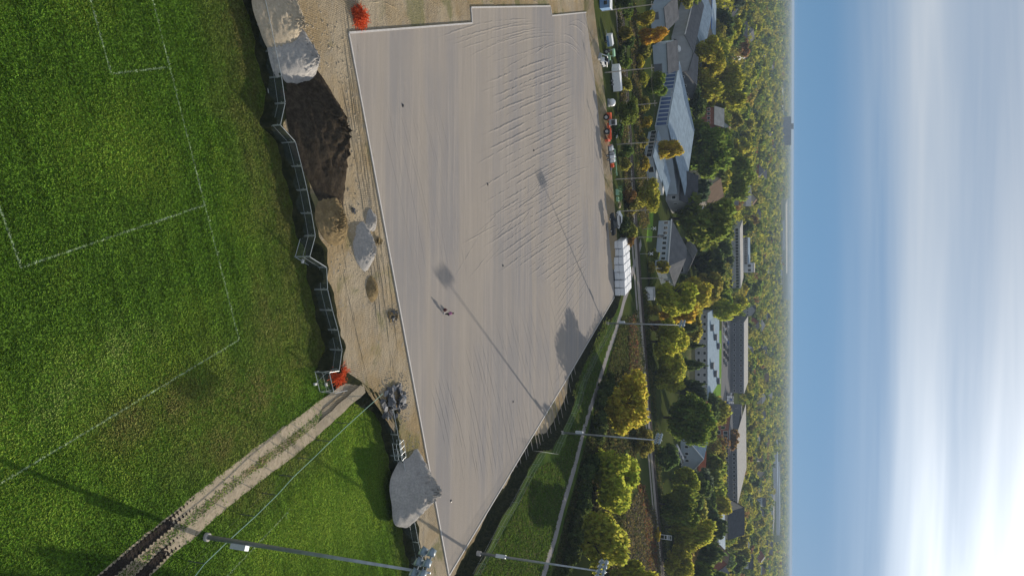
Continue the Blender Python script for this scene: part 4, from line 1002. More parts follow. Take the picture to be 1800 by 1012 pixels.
def building(name, label, a, b, dep, h, roof='flat', rise=2.0, wall=None, rmat=None, win=None, door=None, over=.4, cat='building', z=ZR, group=None, stripes=0, AB=None, trim=None):
    p, q = (at(*a, z), at(*b, z)) if AB is None else AB
    d = q - p; L = d.length; rz = math.atan2(d.y, d.x); t = thing(name, label, cat, p, rz, group)
    u = d.normalized(); v = Vector((-u.y, u.x, 0)); FOOT.append((p, u, v, L, dep)); FNAME.append(name.replace('_', ' '))
    m = MB(); m.box((L / 2, dep / 2, h / 2 - .1), (L, dep, h + .2))
    if roof == 'gable':       # ridge along the facade
        for x in (.0, L): m.add([(x, 0, h - .003), (x, dep, h - .003), (x, dep / 2, h + rise - .05)], [(0, 1, 2) if x else (2, 1, 0)])
    if roof == 'gable_front':
        for y in (.0, dep): m.add([(0, y, h - .003), (L, y, h - .003), (L / 2, y, h + rise - .05)], [(0, 1, 2) if y == 0 else (2, 1, 0)])
    m.build('wall', wall or M_WALLW, t)
    r = MB(); o = over; th = .18
    if roof == 'flat':
        r.box((L / 2, dep / 2, h + .12), (L + .3, dep + .3, .24))
    elif roof == 'mono':
        r.add([(-o, -o, h), (L + o, -o, h), (L + o, dep + o, h + rise), (-o, dep + o, h + rise), (-o, -o, h + th), (L + o, -o, h + th), (L + o, dep + o, h + rise + th), (-o, dep + o, h + rise + th)], [(3, 2, 1, 0), (4, 5, 6, 7), (0, 1, 5, 4), (1, 2, 6, 5), (2, 3, 7, 6), (3, 0, 4, 7)])
    elif roof == 'hip':
        k = min(L, dep) / 2 * .9
        if L > dep: A_, B_ = (k, dep / 2, h + rise), (L - k, dep / 2, h + rise)
        else: A_, B_ = (L / 2, k, h + rise), (L / 2, dep - k, h + rise)
        base = [(-o, -o, h), (L + o, -o, h), (L + o, dep + o, h), (-o, dep + o, h)]
        if L > dep: r.add(base + [A_, B_], [(0, 1, 5, 4), (1, 2, 5), (2, 3, 4, 5), (3, 0, 4), (3, 2, 1, 0)])
        else: r.add(base + [A_, B_], [(0, 1, 4), (1, 2, 5, 4), (2, 3, 5), (3, 0, 4, 5), (3, 2, 1, 0)])
    else:
        if roof == 'gable': pr = [(-o, h - o * .3), (dep / 2, h + rise), (dep + o, h - o * .3)]; ax = 'x'; e0, e1 = -o, L + o
        else: pr = [(-o, h - o * .3), (L / 2, h + rise), (L + o, h - o * .3)]; ax = 'y'; e0, e1 = -o, dep + o
        for (y0, z0), (y1, z1) in zip(pr, pr[1:]):
            c = [(e0, y0, z0), (e1, y0, z0), (e1, y1, z1), (e0, y1, z1)]; c += [(x, y, zz_ + th) for x, y, zz_ in c]
            if ax == 'y': c = [(y, x, zz_) for x, y, zz_ in c]
            r.add(c, [(3, 2, 1, 0), (4, 5, 6, 7), (0, 1, 5, 4), (1, 2, 6, 5), (2, 3, 7, 6), (3, 0, 4, 7)])
    ro = r.build('roof', rmat or M_RGREY, t)
    if trim:
        if roof == 'gable_front':
            for (x0, x1) in ((-.4, L / 2), (L / 2, L + .4)):
                z0, z1 = (h - .1, h + rise + .05) if x0 < x1 and x0 < 0 else (h + rise + .05, h - .1)
                m = MB(); m.tube((x0, -.45, z0), (x1, -.45, z1), .22, .22, 4); m.build('gable_trim', trim, ro)
        else:
            m = MB(); m.box((L / 2, -.22 - (0 if roof == 'flat' else over), h + .06), (L + .3, .1, .34)); m.build('fascia', trim, ro)
    if stripes:
        w = L / stripes; sm = MB(); sm.box((0, 0, 0), (w * .66, .08, h * .78)); me_ = sm.mesh('cladding_panel', M_BLUEC)
        for i in range(stripes): ob('cladding_panel', me_, t, (w * (i + .5), -.05, h * .5))
    if win:
        nx, nz, ww, wh = win; wm = MB(); wm.box((0, 0, 0), (ww, .06, wh)); wme = wm.mesh('window', M_WIN); fm = MB()
        for s in (-1, 1): fm.box((s * (ww / 2 + .05), -.01, 0), (.1, .1, wh + .2)); fm.box((0, -.013, s * (wh / 2 + .05)), (ww, .1, .1))
        fme = fm.mesh('frame', M_WHT)
        for k in range(nz):
            for i in range(nx):
                o_w = ob('window', wme, t, (L * (i + .5) / nx, -.04, h * (k + .58) / nz)); ob('frame', fme, o_w)
        ns = max(1, int(dep / 6))
        for sx in (0, L):
            for i in range(min(ns, 4)):
                o_w = ob('window', wme, t, (sx + (-.04 if sx == 0 else .04), dep * (i + .5) / min(ns, 4), h * .58)); o_w.rotation_euler = (0, 0, math.pi / 2); ob('frame', fme, o_w)
    if door:
        x, ww, hh, mt = door; m = MB(); m.box((x * L, -.05, hh / 2), (ww, .1, hh)); dd = m.build('door', mt, t)
        m = MB(); m.box((x * L, -.07, hh + .12), (ww + .3, .12, .2)); m.build('lintel', M_GRYP, dd)
    return t, L
G = 'town buildings beyond the railway'
building('industrial_shed', 'long industrial shed with blue striped wall and pale blue-grey roof', (1173, 112), (1151, 222), 30, 4.2, 'mono', 2.6, M_WALLB, M_RBLUE, None, (.5, 4.0, 3.4, M_RBLUE), stripes=16)
building('industrial_shed', 'small end shed with white-framed blue panels beside a golden tree', (1150, 281), (1143, 307), 8, 3.3, 'mono', 1.0, M_WALLW, M_RBLUE, None, None, stripes=4, trim=M_WHT)
building('low_annex', 'low annex with dark windows in front of the blue striped shed', (1140, 232), (1131, 276), 10, 2.9, 'mono', 1.2, M_WALLB, M_RBLUE, (7, 1, 2.2, 1.6))
building('warehouse', 'pale blue warehouse with blank wall left of the green street tree', (1147, 80), (1150, 130), 16, 4.6, 'gable', 2.2, M_WALLB, M_RGREY, None, (.8, 2.4, 2.6, M_WALLD))
building('warehouse', 'pale warehouse behind the orange tree with a grey roof', (1142, 18), (1146, 56), 22, 4.6, 'gable', 2.6, M_WALLB, M_RGREY, None, (.3, 2.4, 2.6, M_WALLD))
building('long_hall', 'long grey hall with white eaves receding to the left', (1202, -14), (1180, 66), 14, 5.0, 'gable', 2.6, M_WALLG, M_RGREY, None, None, trim=M_WHT)
building('industrial_shed', 'second blue striped shed with a pale metal roof behind the long hall', (1218, -20), (1199, 49), 24, 4.6, 'gable', 3.2, M_WALLB, M_RBLUE, None, None, stripes=11)
building('retail_hall', 'tan hall with a bright blue fascia band below trees', (1230, -20), (1228, 54), 18, 6.0, 'flat', 0, M_WALLT, M_RBLUE, (4, 1, 1.6, 1.6), None, trim=M_FASC)
building('workshop', 'dark low workshop right of the white storage tank', (1192, 82), (1189, 128), 18, 3.6, 'gable', 3.2, M_WALLD, M_RGREY, (6, 1, 1.4, 1.1))
building('hipped_house', 'pale house with a large grey hipped roof beyond the rail crossing', (1158, 388), (1151, 468), 15, 4.4, 'hip', 4.6, M_WALLB, M_RGREY, (9, 1, 1.0, 1.3), (.35, 1.1, 2.2, M_WALLD), trim=M_WHT)
building('garage_house', 'dark house with a wide black garage opening and pale roof edge', (1181, 432), (1183, 481), 14, 5.0, 'gable_front', 2.6, M_WALLD, M_RGREY, None, (.72, 4.4, 4.0, M_DKP))
building('church_hall', 'grey gabled house cluster with dark roofs beside the big green tree', (1172, 300), (1170, 352), 16, 5.0, 'gable', 5.2, M_WALLG, M_RDARK, (6, 1, 1.2, 1.3))
building('white_gable_house', 'house with a sunlit white gable behind the grey house cluster', (1212, 300), (1210, 334), 16, 7.0, 'gable_front', 6.5, M_WALLT, M_RBRN, (3, 2, 1.1, 1.4))
building('school', 'large pale flat-roofed school with dark rooftop units behind the spruces', (1222, 550), (1222, 702), 58, 5.5, 'flat', 0, M_WALLG, M_RBLUE, (12, 2, 1.4, 1.2))
building('office_block', 'dark office block with a white roof edge behind the car park', (1284, 566), (1284, 690), 50, 9.5, 'flat', 0, M_WALLD, M_RWHITE, (14, 2, 1.8, 1.4), trim=M_WHT)
building('terrace_block', 'long low block with many small windows and a pale roof', (1276, 402), (1278, 506), 30, 9.0, 'flat', 0, M_WALLG, M_RWHITE, (20, 2, 2.2, 2.0), trim=M_WHT)
building('apartment_slab', 'blue-grey apartment slab with a window grid beside the white tower', (1288, 418), (1288, 464), 30, 11.0, 'flat', 0, M_WALLG, M_RBLUE, (12, 3, 2.0, 2.0))
building('white_tower', 'small white cube-like tower block with dark windows', (1289, 463), (1289, 479), 14, 15.0, 'flat', 0, M_WALLW, M_RWHITE, (2, 2, 2.2, 2.2))
building('white_trim_house', 'pale house with white gable trim and a car-filled yard', (1196, 778), (1198, 826), 16, 4.2, 'gable_front', 5.0, M_WALLB, M_RBLUE, (4, 1, 1.1, 1.3), (.5, 1.1, 2.1, M_WALLD), trim=M_WHT)
building('red_roof_barn', 'low building with a rust red roof behind the white trimmed house', (1216, 790), (1214, 832), 9, 3.4, 'gable', 2.6, M_BRICK, M_RRED, (5, 1, 1.2, 1.2))
building('factory_hall', 'long dark factory hall with a broad pale roof to the right', (1270, 762), (1272, 882), 55, 9.0, 'mono', 2.5, M_WALLD, M_RWHITE, (16, 2, 1.8, 1.5), None, trim=M_WHT)
building('brick_hall', 'long brick hall with framed windows in front of the factory', (1256, 756), (1258, 798), 26, 8.0, 'flat', 0, M_BRICK, M_RGREY, (7, 2, 2.6, 2.2))
building('tall_barn', 'tall dark barn-roofed hall above pale low roofs', (1262, 898), (1262, 945), 24, 6.0, 'gable', 9.0, M_WALLT, M_RDARK, (6, 1, 1.6, 1.6))
building('low_roofs', 'long pale blue low-roofed store building below the tall barn', (1246, 905), (1248, 985), 30, 5.0, 'gable', 2.0, M_WALLB, M_RBLUE, (9, 1, 2.4, 1.5))
building('high_rise', 'dark distant high-rise block with a rooftop plant room on the skyline', (1375, 206), (1374, 240), 40, 34.0, 'flat', 0, M_WALLD, M_RGREY, (10, 8, 3.5, 2.4), z=ZR)
hr = bpy.data.objects[-1] if False else None
for lab, a, b, dep, h, rm in [('far long hangar with a pale blue roof left of the white hangars', (1359, 820), (1360, 880), 90, 9, M_RBLUE), ('far white roofed hangar nearest the horizon right side', (1364, 850), (1365, 940), 90, 9, M_RBLUE), ('far white low depot in front of the hangars', (1352, 880), (1352, 940), 80, 8, M_RWHITE), ('far pale depot on the plain below the horizon, centre left', (1376, 392), (1376, 440), 50, 8, M_RBLUE), ('far blue-grey depot beside the plain, centre', (1371, 450), (1371, 500), 50, 8, M_RGREY)]:
    building('far_hangar', lab, a, b, dep, h, 'flat', 0, M_WALLW, rm, None, None)
# rooftop units on the school
sc_ = [o for o in bpy.data.objects if o.name.startswith('school')][0]
for k in range(7):
    m = MB(); m.box((8 + k * 6.2, 14 + (k % 3) * 16, 6.5), (3.0, 3.4, 1.6)); rf = [c for c in sc_.children if c.name.startswith('roof')][0]; m.build('roof_unit', M_WALLD, rf)
hr = [o for o in bpy.data.objects if o.name.startswith('high_rise')][0]
m = MB(); m.box((48, 20, 39), (18, 16, 10)); m.build('plant_room', M_WALLD, hr)
# white storage tank
t = thing('storage_tank', 'white upright storage tank with domed top between the sheds', 'tank', at(1183, 84, ZR))
m = MB(); m.lathe([(.001, 0), (2.0, 0), (2.05, 2.4), (1.7, 3.0), (.9, 3.3), (.001, 3.35)], n=22); m.build('shell', M_WHT, t, True)
m = MB(); m.box((0, -1.95, 1.7), (1.1, .2, .9)); m.build('hatch', M_WALLD, t)

# generic houses in the leafy streets
PAL_W = [M_WALLW, M_WALLG, M_WALLT, M_BRICK, M_WALLB]; PAL_R = [M_RGREY, M_RDARK, M_RBRN, M_RGREY, M_RWHITE]
CW = {'white_render': 'white', 'grey_render': 'grey', 'tan_render': 'tan', 'red_brick': 'red brick', 'pale_blue_cladding': 'pale blue'}
CR = {'grey_shingle_roof': 'grey', 'dark_shingle_roof': 'dark', 'brown_shingle_roof': 'brown', 'pale_membrane_roof': 'pale'}
hs = [(1283, 70, 62), (1300, 55, 18), (1260, 15, 26), (1232, 205, 30), (1243, 225, 24), (1258, 300, 26), (1296, 345, 34), (1306, 350, 20), (1322, 300, 20), (1330, 312, 14), (1288, 205, 18), (1318, 375, 24), (1262, 350, 22), (1311, 565, 14), (1327, 575, 14), (1335, 615, 12), (1305, 545, 20), (1328, 700, 18), (1334, 660, 12), (1331, 735, 14), (1318, 775, 24), (1324, 800, 16), (1327, 830, 16), (1323, 855, 14), (1330, 880, 14), (1328, 905, 16), (1334, 930, 12), (1336, 955, 18), (1327, 975, 18), (1330, 1000, 16), (1300, 985, 24), (1292, 960, 22), (1340, 845, 14), (1345, 960, 22), (1342, 1000, 18), (1338, 780, 14), (1352, 260, 12), (1344, 235, 12), (1347, 420, 12), (1338, 470, 14), (1302, 610, 8), (1340, 560, 10), (1346, 690, 10), (1235, 985, 30), (1244, 1006, 26), (1205, 375, 20), (1349, 120, 12), (1333, 90, 12)]
CNT = {}
for k, (x, y, w) in enumerate(hs):
    wm, rm = PAL_W[k % 5], PAL_R[(k * 3 + k // 5) % 5]; kind = ['gable', 'gable_front', 'hip'][k % 3]
    b0 = at(x, y - w / 2, ZR); b1 = at(x + random.uniform(-.6, .6), y + w / 2, ZR)
    if (b1 - b0).length > 26: b1 = b0 + (b1 - b0).normalized() * 26
    ln_ = f"{CW[wm.name]} house with a {CR[rm.name]} {'hipped' if kind == 'hip' else 'gabled'} roof in town"
    building('town_house', ln_, None, None, random.uniform(9, 13), random.uniform(6.0, 8.0), kind, random.uniform(3.5, 5), wm, rm, (4, 1, 1.2, 1.3), group='houses: ' + ln_, AB=(b0, b1), cat='house')

# roads, lots, greens in town
def lot(name, pts, mat, lift): sheet(name, [at(x, y, ZR + lift) for x, y in pts], mat)
lot('park_green', [(1255, 585), (1268, 580), (1269, 660), (1262, 780), (1252, 780)], M_PARKG, .02)
lot('car_park', [(1269, 555), (1284, 555), (1290, 756), (1266, 756), (1268, 660)], M_ROAD, .03)
lot('street', [(1249, 560), (1255, 560), (1253, 760), (1245, 760)], M_ROAD, .04)
lot('street', [(1316, 700), (1319.5, 700), (1321, 1030), (1317, 1030)], M_ROAD, .04)
lot('street', [(1292, 505), (1297, 505), (1300, 380), (1294, 380)], M_ROAD, .035)
lot('car_park', [(1305, 900), (1315, 895), (1315, 945), (1306, 945)], M_ROAD, .03)
lot('street', [(1283, 60), (1288, 60), (1291, 140), (1286, 140)], M_ROAD, .03)
lot('car_park', [(1196, 980), (1205, 980), (1240, 1020), (1225, 1020)], M_ROAD, .03)
lot('back_yard', [(1140, 372), (1149, 372), (1146, 425), (1136, 425)], M_PARKG, .02)
lot('plain_field', [(1381, 360), (1384, 350), (1384, 480), (1382, 480)], plain('stubble_field', (.30, .27, .18), .95, 0, .1, .002), .05)
lot('plain_field', [(1373, 150), (1377, 150), (1377, 205), (1374, 205)], plain('hay_field', (.22, .24, .14), .95, 0, .1, .002), .05)
COLS = [('white', (.72, .73, .74)), ('silver', (.45, .47, .5)), ('dark', (.03, .03, .035)), ('blue', (.05, .10, .28)), ('red', (.35, .04, .035)), ('grey', (.18, .19, .2))]
def cars(spots, place, n_):
    for k, (x, y, rz) in enumerate(spots):
        nm, c = random.choices(COLS, [5, 4, 4, 2, 1, 3])[0]; p = at(x, y, ZR + .045)
        car('car', f'small {nm} car parked {place}', p, rz, c, f'{nm} cars {place}', False)
cars([(1271.5 + (i % 3) * 3.2, 566 + i * 4.6, .9) for i in range(17)], 'in the slanted row beside the park green', 0)
cars([(1277 + j * 3.1 + random.uniform(-.3, .3), 692 + i * 5.4 + random.uniform(-1, 1), 1.4) for j in range(4) for i in range(11)], 'in the crowded car park before the office block', 0)
cars([(1222 + i * 2.4, 1004 - i * 4.2 + 22, 1.0) for i in range(9)], 'in the row by the long pale store', 0)
cars([(1309 + (i % 2) * 3, 903 + i * 4.5, 1.4) for i in range(9)], 'on the lot near the far street', 0)
cars([(1187 + i * 3, 790 + i * 6, .4) for i in range(4)], 'in the yard of the white trimmed house', 0)
cars([(1318.5, 720 + i * 31, .05) for i in range(9)], 'along the far street', 0)
cars([(1251, 620 + i * 37, -1.5) for i in range(4)], 'on the street by the school', 0)
cars([(1264, 955 + i * 5, 1.3) for i in range(6)], 'on the apron behind the tall barn', 0)
# ---------------------------------------------------------------- trees
def mat_leaf(name, attr=None, vh=.055, vv=.75, tr=.56):
    t = NT(name); g = t.new('ShaderNodeNewGeometry')
    if attr: base = t.new('ShaderNodeAttribute', attribute_name=attr).outputs['Color']
    else: base = t.new('ShaderNodeObjectInfo').outputs['Color']
    rnd = g.outputs['Random Per Island']
    hs_ = t.new('ShaderNodeHueSaturation'); t.l.new(base, hs_.inputs['Color'])
    t.l.new(t.math('MULTIPLY_ADD', rnd, vh, .5 - vh / 2), hs_.inputs['Hue']); t.l.new(t.math('MULTIPLY_ADD', t.math('FRACT', t.math('MULTIPLY', rnd, 7.31)), vv, 1 - vv / 2), hs_.inputs['Value'])
    c = hs_.outputs[0]
    if not attr:
        n = t.noise(.35, 2); c = t.mix(t.math('MULTIPLY', t.ramp(n, .50, .72), .35), c, t.mix(.5, c, (.34, .28, .04)))
    t.done(c, .75)
    tl = t.new('ShaderNodeBsdfTranslucent'); t.put(tl.inputs['Color'], c); mx = t.new('ShaderNodeMixShader'); mx.inputs[0].default_value = tr
    t.l.new(t.b.outputs[0], mx.inputs[1]); t.l.new(tl.outputs[0], mx.inputs[2]); t.l.new(mx.outputs[0], t.o.inputs['Surface']); return t.m
M_LEAF = mat_leaf('leaves'); M_LEAFA = mat_leaf('far_leaves', 'tint', .02, .5, .5); M_BLADE = mat_leaf('grass_blades', 'tint', .02, .4, .72); M_BARK = plain('bark', (.085, .068, .052), .9, 0, .3, 3)

def leaf_quads(c, size, rng, up=.35):
    n = len(c); d = rng.normal(0, 1, (n, 3)); d /= np.linalg.norm(d, axis=1)[:, None]
    e = np.cross(d, rng.normal(0, 1, (n, 3))); e /= np.linalg.norm(e, axis=1)[:, None] + 1e-9
    s = (size * rng.uniform(.6, 1.35, n))[:, None]; d, e = d * s, e * s * .62
    return np.stack([c - d, c + e, c + d, c - e], 1).reshape(-1, 3)
def crown_mesh(seed, n, leaf, kind='round'):
    rng = np.random.default_rng(seed); nc = 22 if kind != 'column' else 16
    ce = []
    while len(ce) < nc:
        p = rng.uniform(-1, 1, 3)
        if kind == 'cone':
            zz_ = rng.uniform(0, 1) ** 1.3; a = rng.uniform(0, 6.28); r = (1 - zz_) * .62; ce.append((r * math.cos(a), r * math.sin(a), zz_ * .95))
        elif p @ p < 1:
            q = p / max(1e-6, np.linalg.norm(p)) * (np.linalg.norm(p) ** .6)
            ce.append((q[0] * .76, q[1] * .76, .52 + q[2] * .38))
    ce = np.array(ce); rad = rng.uniform(.15, .42, nc) if kind != 'cone' else .10 + .26 * (1 - ce[:, 2])
    w = rad ** 2; k = rng.choice(nc, n, p=w / w.sum())
    d = rng.normal(0, 1, (n, 3)); d /= np.linalg.norm(d, axis=1)[:, None]
    rr = rng.uniform(.55, 1.06, n)[:, None]
    c = ce[k] + d * rad[k][:, None] * rr * np.array([1, 1, .62 if kind == 'cone' else .58])
    c[:, 2] = np.clip(c[:, 2], .02, 1.05)
    v = leaf_quads(c, leaf, rng); f = np.arange(len(v)).reshape(-1, 4)
    me = bpy.data.meshes.new('crown'); me.from_pydata(v.tolist(), [], f.tolist()); me.materials.append(M_LEAF); return me
def trunk_mesh(seed):
    rng = random.Random(seed); m = MB(); m.tube((0, 0, -.05), (.02, 0, .45), .055, .035, 7); m.tube((.02, 0, .45), (0, .03, .85), .035, .012, 6)
    for k in range(6):
        a = rng.uniform(0, 6.28); z = rng.uniform(.22, .6); m.tube((.01, 0, z), (.55 * math.cos(a), .55 * math.sin(a), z + .26), .022, .006, 5)
    return m.mesh('trunk', M_BARK)
CR_HI = [crown_mesh(40 + i, 5200, .058) for i in range(4)]
CR_MD = [crown_mesh(60 + i, 1500, .105) for i in range(6)]
CR_CONE = [crown_mesh(80 + i, 1500, .085, 'cone') for i in range(2)]
CR_COL = [crown_mesh(90, 2600, .07)]
TRK = [trunk_mesh(i) for i in range(3)]
PAL = {'green': (.160, .215, .040), 'yellow-green': (.330, .340, .048), 'golden': (.400, .315, .040), 'orange': (.50, .31, .04), 'olive': (.270, .260, .056), 'dark green': (.085, .122, .038), 'russet': (.22, .135, .055), 'bluish green': (.080, .115, .070), 'red': (.20, .085, .055)}
tseed = [0]
def tree(p, h, r, colname, label, group=None, kind='mid', name='broadleaf_tree', bush=False):
    tseed[0] += 1; s = tseed[0]
    t = thing(name, label, 'tree' if not bush else 'bush', p, random.uniform(0, 6.28), group)
    c0 = PAL[colname]; v = random.uniform(.85, 1.18); col = tuple(min(1, max(0, c * v * random.uniform(.92, 1.08))) for c in c0)
    me_ = {'hi': CR_HI, 'mid': CR_MD, 'cone': CR_CONE, 'col': CR_COL}[kind]; me_ = me_[s % len(me_)]
    base = .0 if (bush or kind == 'cone') else .06
    o = ob('crown', me_, t, (0, 0, h * base)); o.scale = (r, r, h * (1 - base)); o.color = (*col, 1)
    if not bush:
        o = ob('trunk', TRK[s % 3], t); o.scale = (r * .9 if kind != 'col' else r, r * .9, h * .9)
    return t
def tree_px(bx, by, topx, hw, colname, label, kind='mid', name='broadleaf_tree', bush=False):
    b = at(bx, by, ZR); h = tall(b, topx); r = 1.12 * hw * depth(b + Vector((0, 0, h / 2))) / FPX; h *= 1.04
    return tree(b, h, r, colname, label, None, kind, name, bush)
NEAR = [  # base col, base row, top col, half width px, colour, label, kind
 (1061, 706, 1139, 54, 'yellow-green', 'large olive-green tree by the path above the notch in the fence', 'hi'),
 (1112, 775, 1146, 26, 'olive', 'smaller olive tree squeezed between two big path trees and the railway', 'hi'),
 (1038, 833, 1123, 58, 'yellow-green', 'broad golden-green tree beside the path, second from the lower edge', 'hi'),
 (1012, 950, 1100, 56, 'yellow-green', 'broad green-gold tree beside the path, nearest the lower edge', 'hi'),
 (1062, 1022, 1150, 42, 'yellow-green', 'tree cut by the lower edge beside the brown brush', 'hi'),
 (1016, 1075, 1095, 52, 'green', 'green tree mostly beyond the lower edge by the path', 'hi'),
 (1148, 938, 1160, 12, 'golden', 'small yellow bush hugging the railway near the lower edge', 'mid'),
 (1143, 520, 1221, 40, 'yellow-green', 'tall yellowing tree behind the white relay cabinet', 'hi'),
 (1158, 548, 1222, 24, 'golden', 'slim golden tree behind the relay cabinet', 'mid'),
 (1142, 600, 1203, 42, 'yellow-green', 'gold-tipped tree beyond the railway behind the farthest floodlight', 'hi'),
 (1150, 655, 1210, 36, 'yellow-green', 'olive tree with golden top beyond the railway', 'hi'),
 (1166, 733, 1251, 46, 'green', 'big rounded green tree beyond the railway behind a floodlight head', 'hi'),
 (1150, 800, 1190, 24, 'dark green', 'dark tree beyond the railway below the white trimmed house', 'mid'),
 (1176, 842, 1226, 24, 'yellow-green', 'round yellowish tree right of the white trimmed house', 'hi'),
 (1158, 884, 1235, 34, 'green', 'green tree beyond the railway left of the tall yellow-green one', 'hi'),
 (1168, 925, 1252, 38, 'yellow-green', 'tall yellow-green tree beyond the railway before the tall barn', 'hi'),
 (1190, 962, 1266, 32, 'dark green', 'dark tree in front of the long pale store', 'mid'),
 (1163, 985, 1215, 30, 'yellow-green', 'yellow-green tree beyond the railway near the lower edge', 'hi'),
 (1195, 1006, 1268, 26, 'green', 'green tree at the lower edge before the car row', 'mid'),
 (1180, 385, 1284, 58, 'green', 'biggest dark green tree standing left of the rail crossing', 'hi'),
 (1200, 262, 1281, 48, 'green', 'large green tree behind the long blue striped shed', 'hi'),
 (1206, 112, 1268, 42, 'yellow-green', 'large yellow-edged tree behind the white storage tank', 'hi'),
 (1240, 160, 1318, 34, 'yellow-green', 'round yellow-topped tree behind the yellow-edged tree', 'hi'),
 (1240, 310, 1320, 46, 'green', 'wide green tree behind the large green tree', 'hi'),
 (1118, 66, 1172, 17, 'orange', 'bright orange-yellow tree in front of the pale warehouses', 'hi'),
 (1118, 34, 1149, 14, 'yellow-green', 'bright yellow-green tree by the railway near the upper edge', 'mid'),
 (1134, 150, 1175, 20, 'green', 'round green street tree before the blue striped shed', 'hi'),
 (1122, 138, 1138, 14, 'yellow-green', 'small yellow-green tree by the railway in front of the sheds', 'mid'),
 (1086, 200, 1122, 26, 'green', 'dark green bushy tree on the near side of the railway', 'hi'),
 (1140, 266, 1196, 17, 'golden', 'slim golden tree between the striped sheds', 'hi'),
 (1120, 345, 1163, 28, 'yellow-green', 'yellow-green tree behind the white ladder gantry', 'hi'),
 (1234, 541, 1297, 20, 'yellow-green', 'tall columnar yellow-green tree left of the school', 'col'),
 (1215, 465, 1272, 30, 'dark green', 'dark tree right of the dark garage house', 'mid'),
 (1236, 505, 1279, 16, 'green', 'round green tree left of the columnar tree', 'mid'),
 (1150, 470, 1175, 12, 'yellow-green', 'small yellow tree at the corner of the hipped house', 'mid'),
 (1222, 826, 1275, 30, 'green', 'green tree behind the rust red roof', 'mid'),
 (1240, 880, 1268, 22, 'dark green', 'dark rounded tree before the tall barn', 'mid'),
 (1190, 690, 1240, 18, 'bluish green', 'bluish spruce-like tree left of the big rounded tree', 'mid'),
 (1260, 770, 1296, 20, 'russet', 'russet tree in front of the long factory hall', 'mid'),
]
for bx, by, tx, hw, cn, lab, kd in NEAR:
    tree_px(bx, by, tx, hw, cn, lab, kd)
for k, (bx, by, tx, hw) in enumerate([(1180, 575, 1232, 15), (1182, 605, 1238, 16), (1186, 640, 1244, 17), (1190, 672, 1240, 15), (1200, 545, 1238, 14), (1205, 515, 1246, 15), (1196, 498, 1238, 14)]):
    tree_px(bx, by, tx, hw, 'dark green', ['dark spruce, third from the left before the school', 'dark spruce before the middle of the school', 'tall dark spruce before the right part of the school', 'rightmost dark spruce before the school', 'dark spruce below the columnar tree', 'dark spruce left of the columnar tree', 'leftmost dark spruce beside the garage house'][k], 'cone', 'spruce_tree')
# off to the right of the frame stands the tree whose shadow falls on the lawn
sp_ = at(55, 1012) + Vector((sd.x, sd.y, 0)).normalized() * 35
tree(Vector((sp_.x, sp_.y, 0)), 14.0, 2.9, 'dark green', 'dense dark tree just outside the lower edge by the near floodlight', None, 'hi')

# the row by the path goes on beyond the lower edge
for k, (x, y, tx, hw) in enumerate([(1000, 1160, 1085, 55), (1055, 1120, 1135, 50), (985, 1270, 1075, 60), (1045, 1240, 1130, 55)]):
    tree_px(x, y, tx, hw, 'green', 'green tree of the path row beyond the lower edge', 'mid')
# dark shrubs added to stand in for the shade under the path trees
for k, (x, y) in enumerate([(1050, 672), (1044, 690), (1040, 730), (1036, 752), (1026, 800), (1018, 820), (1014, 850), (1010, 872), (1000, 905), (994, 930), (990, 962), (984, 985), (1060, 655), (1100, 690), (1090, 800), (1075, 880)]):
    tree(at(x, y, ZR) + Vector((1.5, .8, 0)), random.uniform(2.0, 3.6), random.uniform(2.0, 3.0), 'dark green', 'added dark green shrub standing for shade under the path trees', 'added shade shrubs below the path trees', 'mid', 'bush', True)
# bushes along the railway and behind the machines
def low_front(p, reach):
    for o, u, v, L, dp in FOOT:
        d = p - o; a, b = d.dot(u), d.dot(v)
        if -4 < a < L + 4 and -reach < b < 0: return True
    return False
def clear(p, r=2.0):
    for o, u, v, L, dp in FOOT:
        d = p - o; a, b = d.dot(u), d.dot(v)
        if -r < a < L + r and -r - 3 < b < dp + r: return False
    return True
bush_spots = [(1083, 12, 'dark green'), (1094, 26, 'green'), (1084, 60, 'olive'), (1090, 72, 'dark green'), (1084, 98, 'dark green'), (1088, 112, 'green'), (1086, 150, 'olive'), (1080, 230, 'dark green'), (1086, 268, 'dark green'), (1088, 290, 'olive'), (1087, 395, 'dark green'), (1092, 405, 'olive'), (1094, 418, 'russet'), (1096, 345, 'russet'), (1100, 360, 'olive'), (1118, 110, 'golden'), (1122, 90, 'olive'), (1120, 185, 'olive'), (1126, 215, 'golden'), (1122, 250, 'olive'), (1126, 290, 'golden'), (1138, 470, 'olive'), (1140, 490, 'green'), (1136, 448, 'green'), (1136, 545, 'olive'), (1140, 572, 'russet')]
for k, (x, y, c) in enumerate(bush_spots):
    tree(at(x, y, ZR), random.uniform(2.2, 4.2), random.uniform(1.8, 3.0), c, f'{c} bush beside the railway line', f'{c} bushes beside the railway', 'mid', 'bush', True)

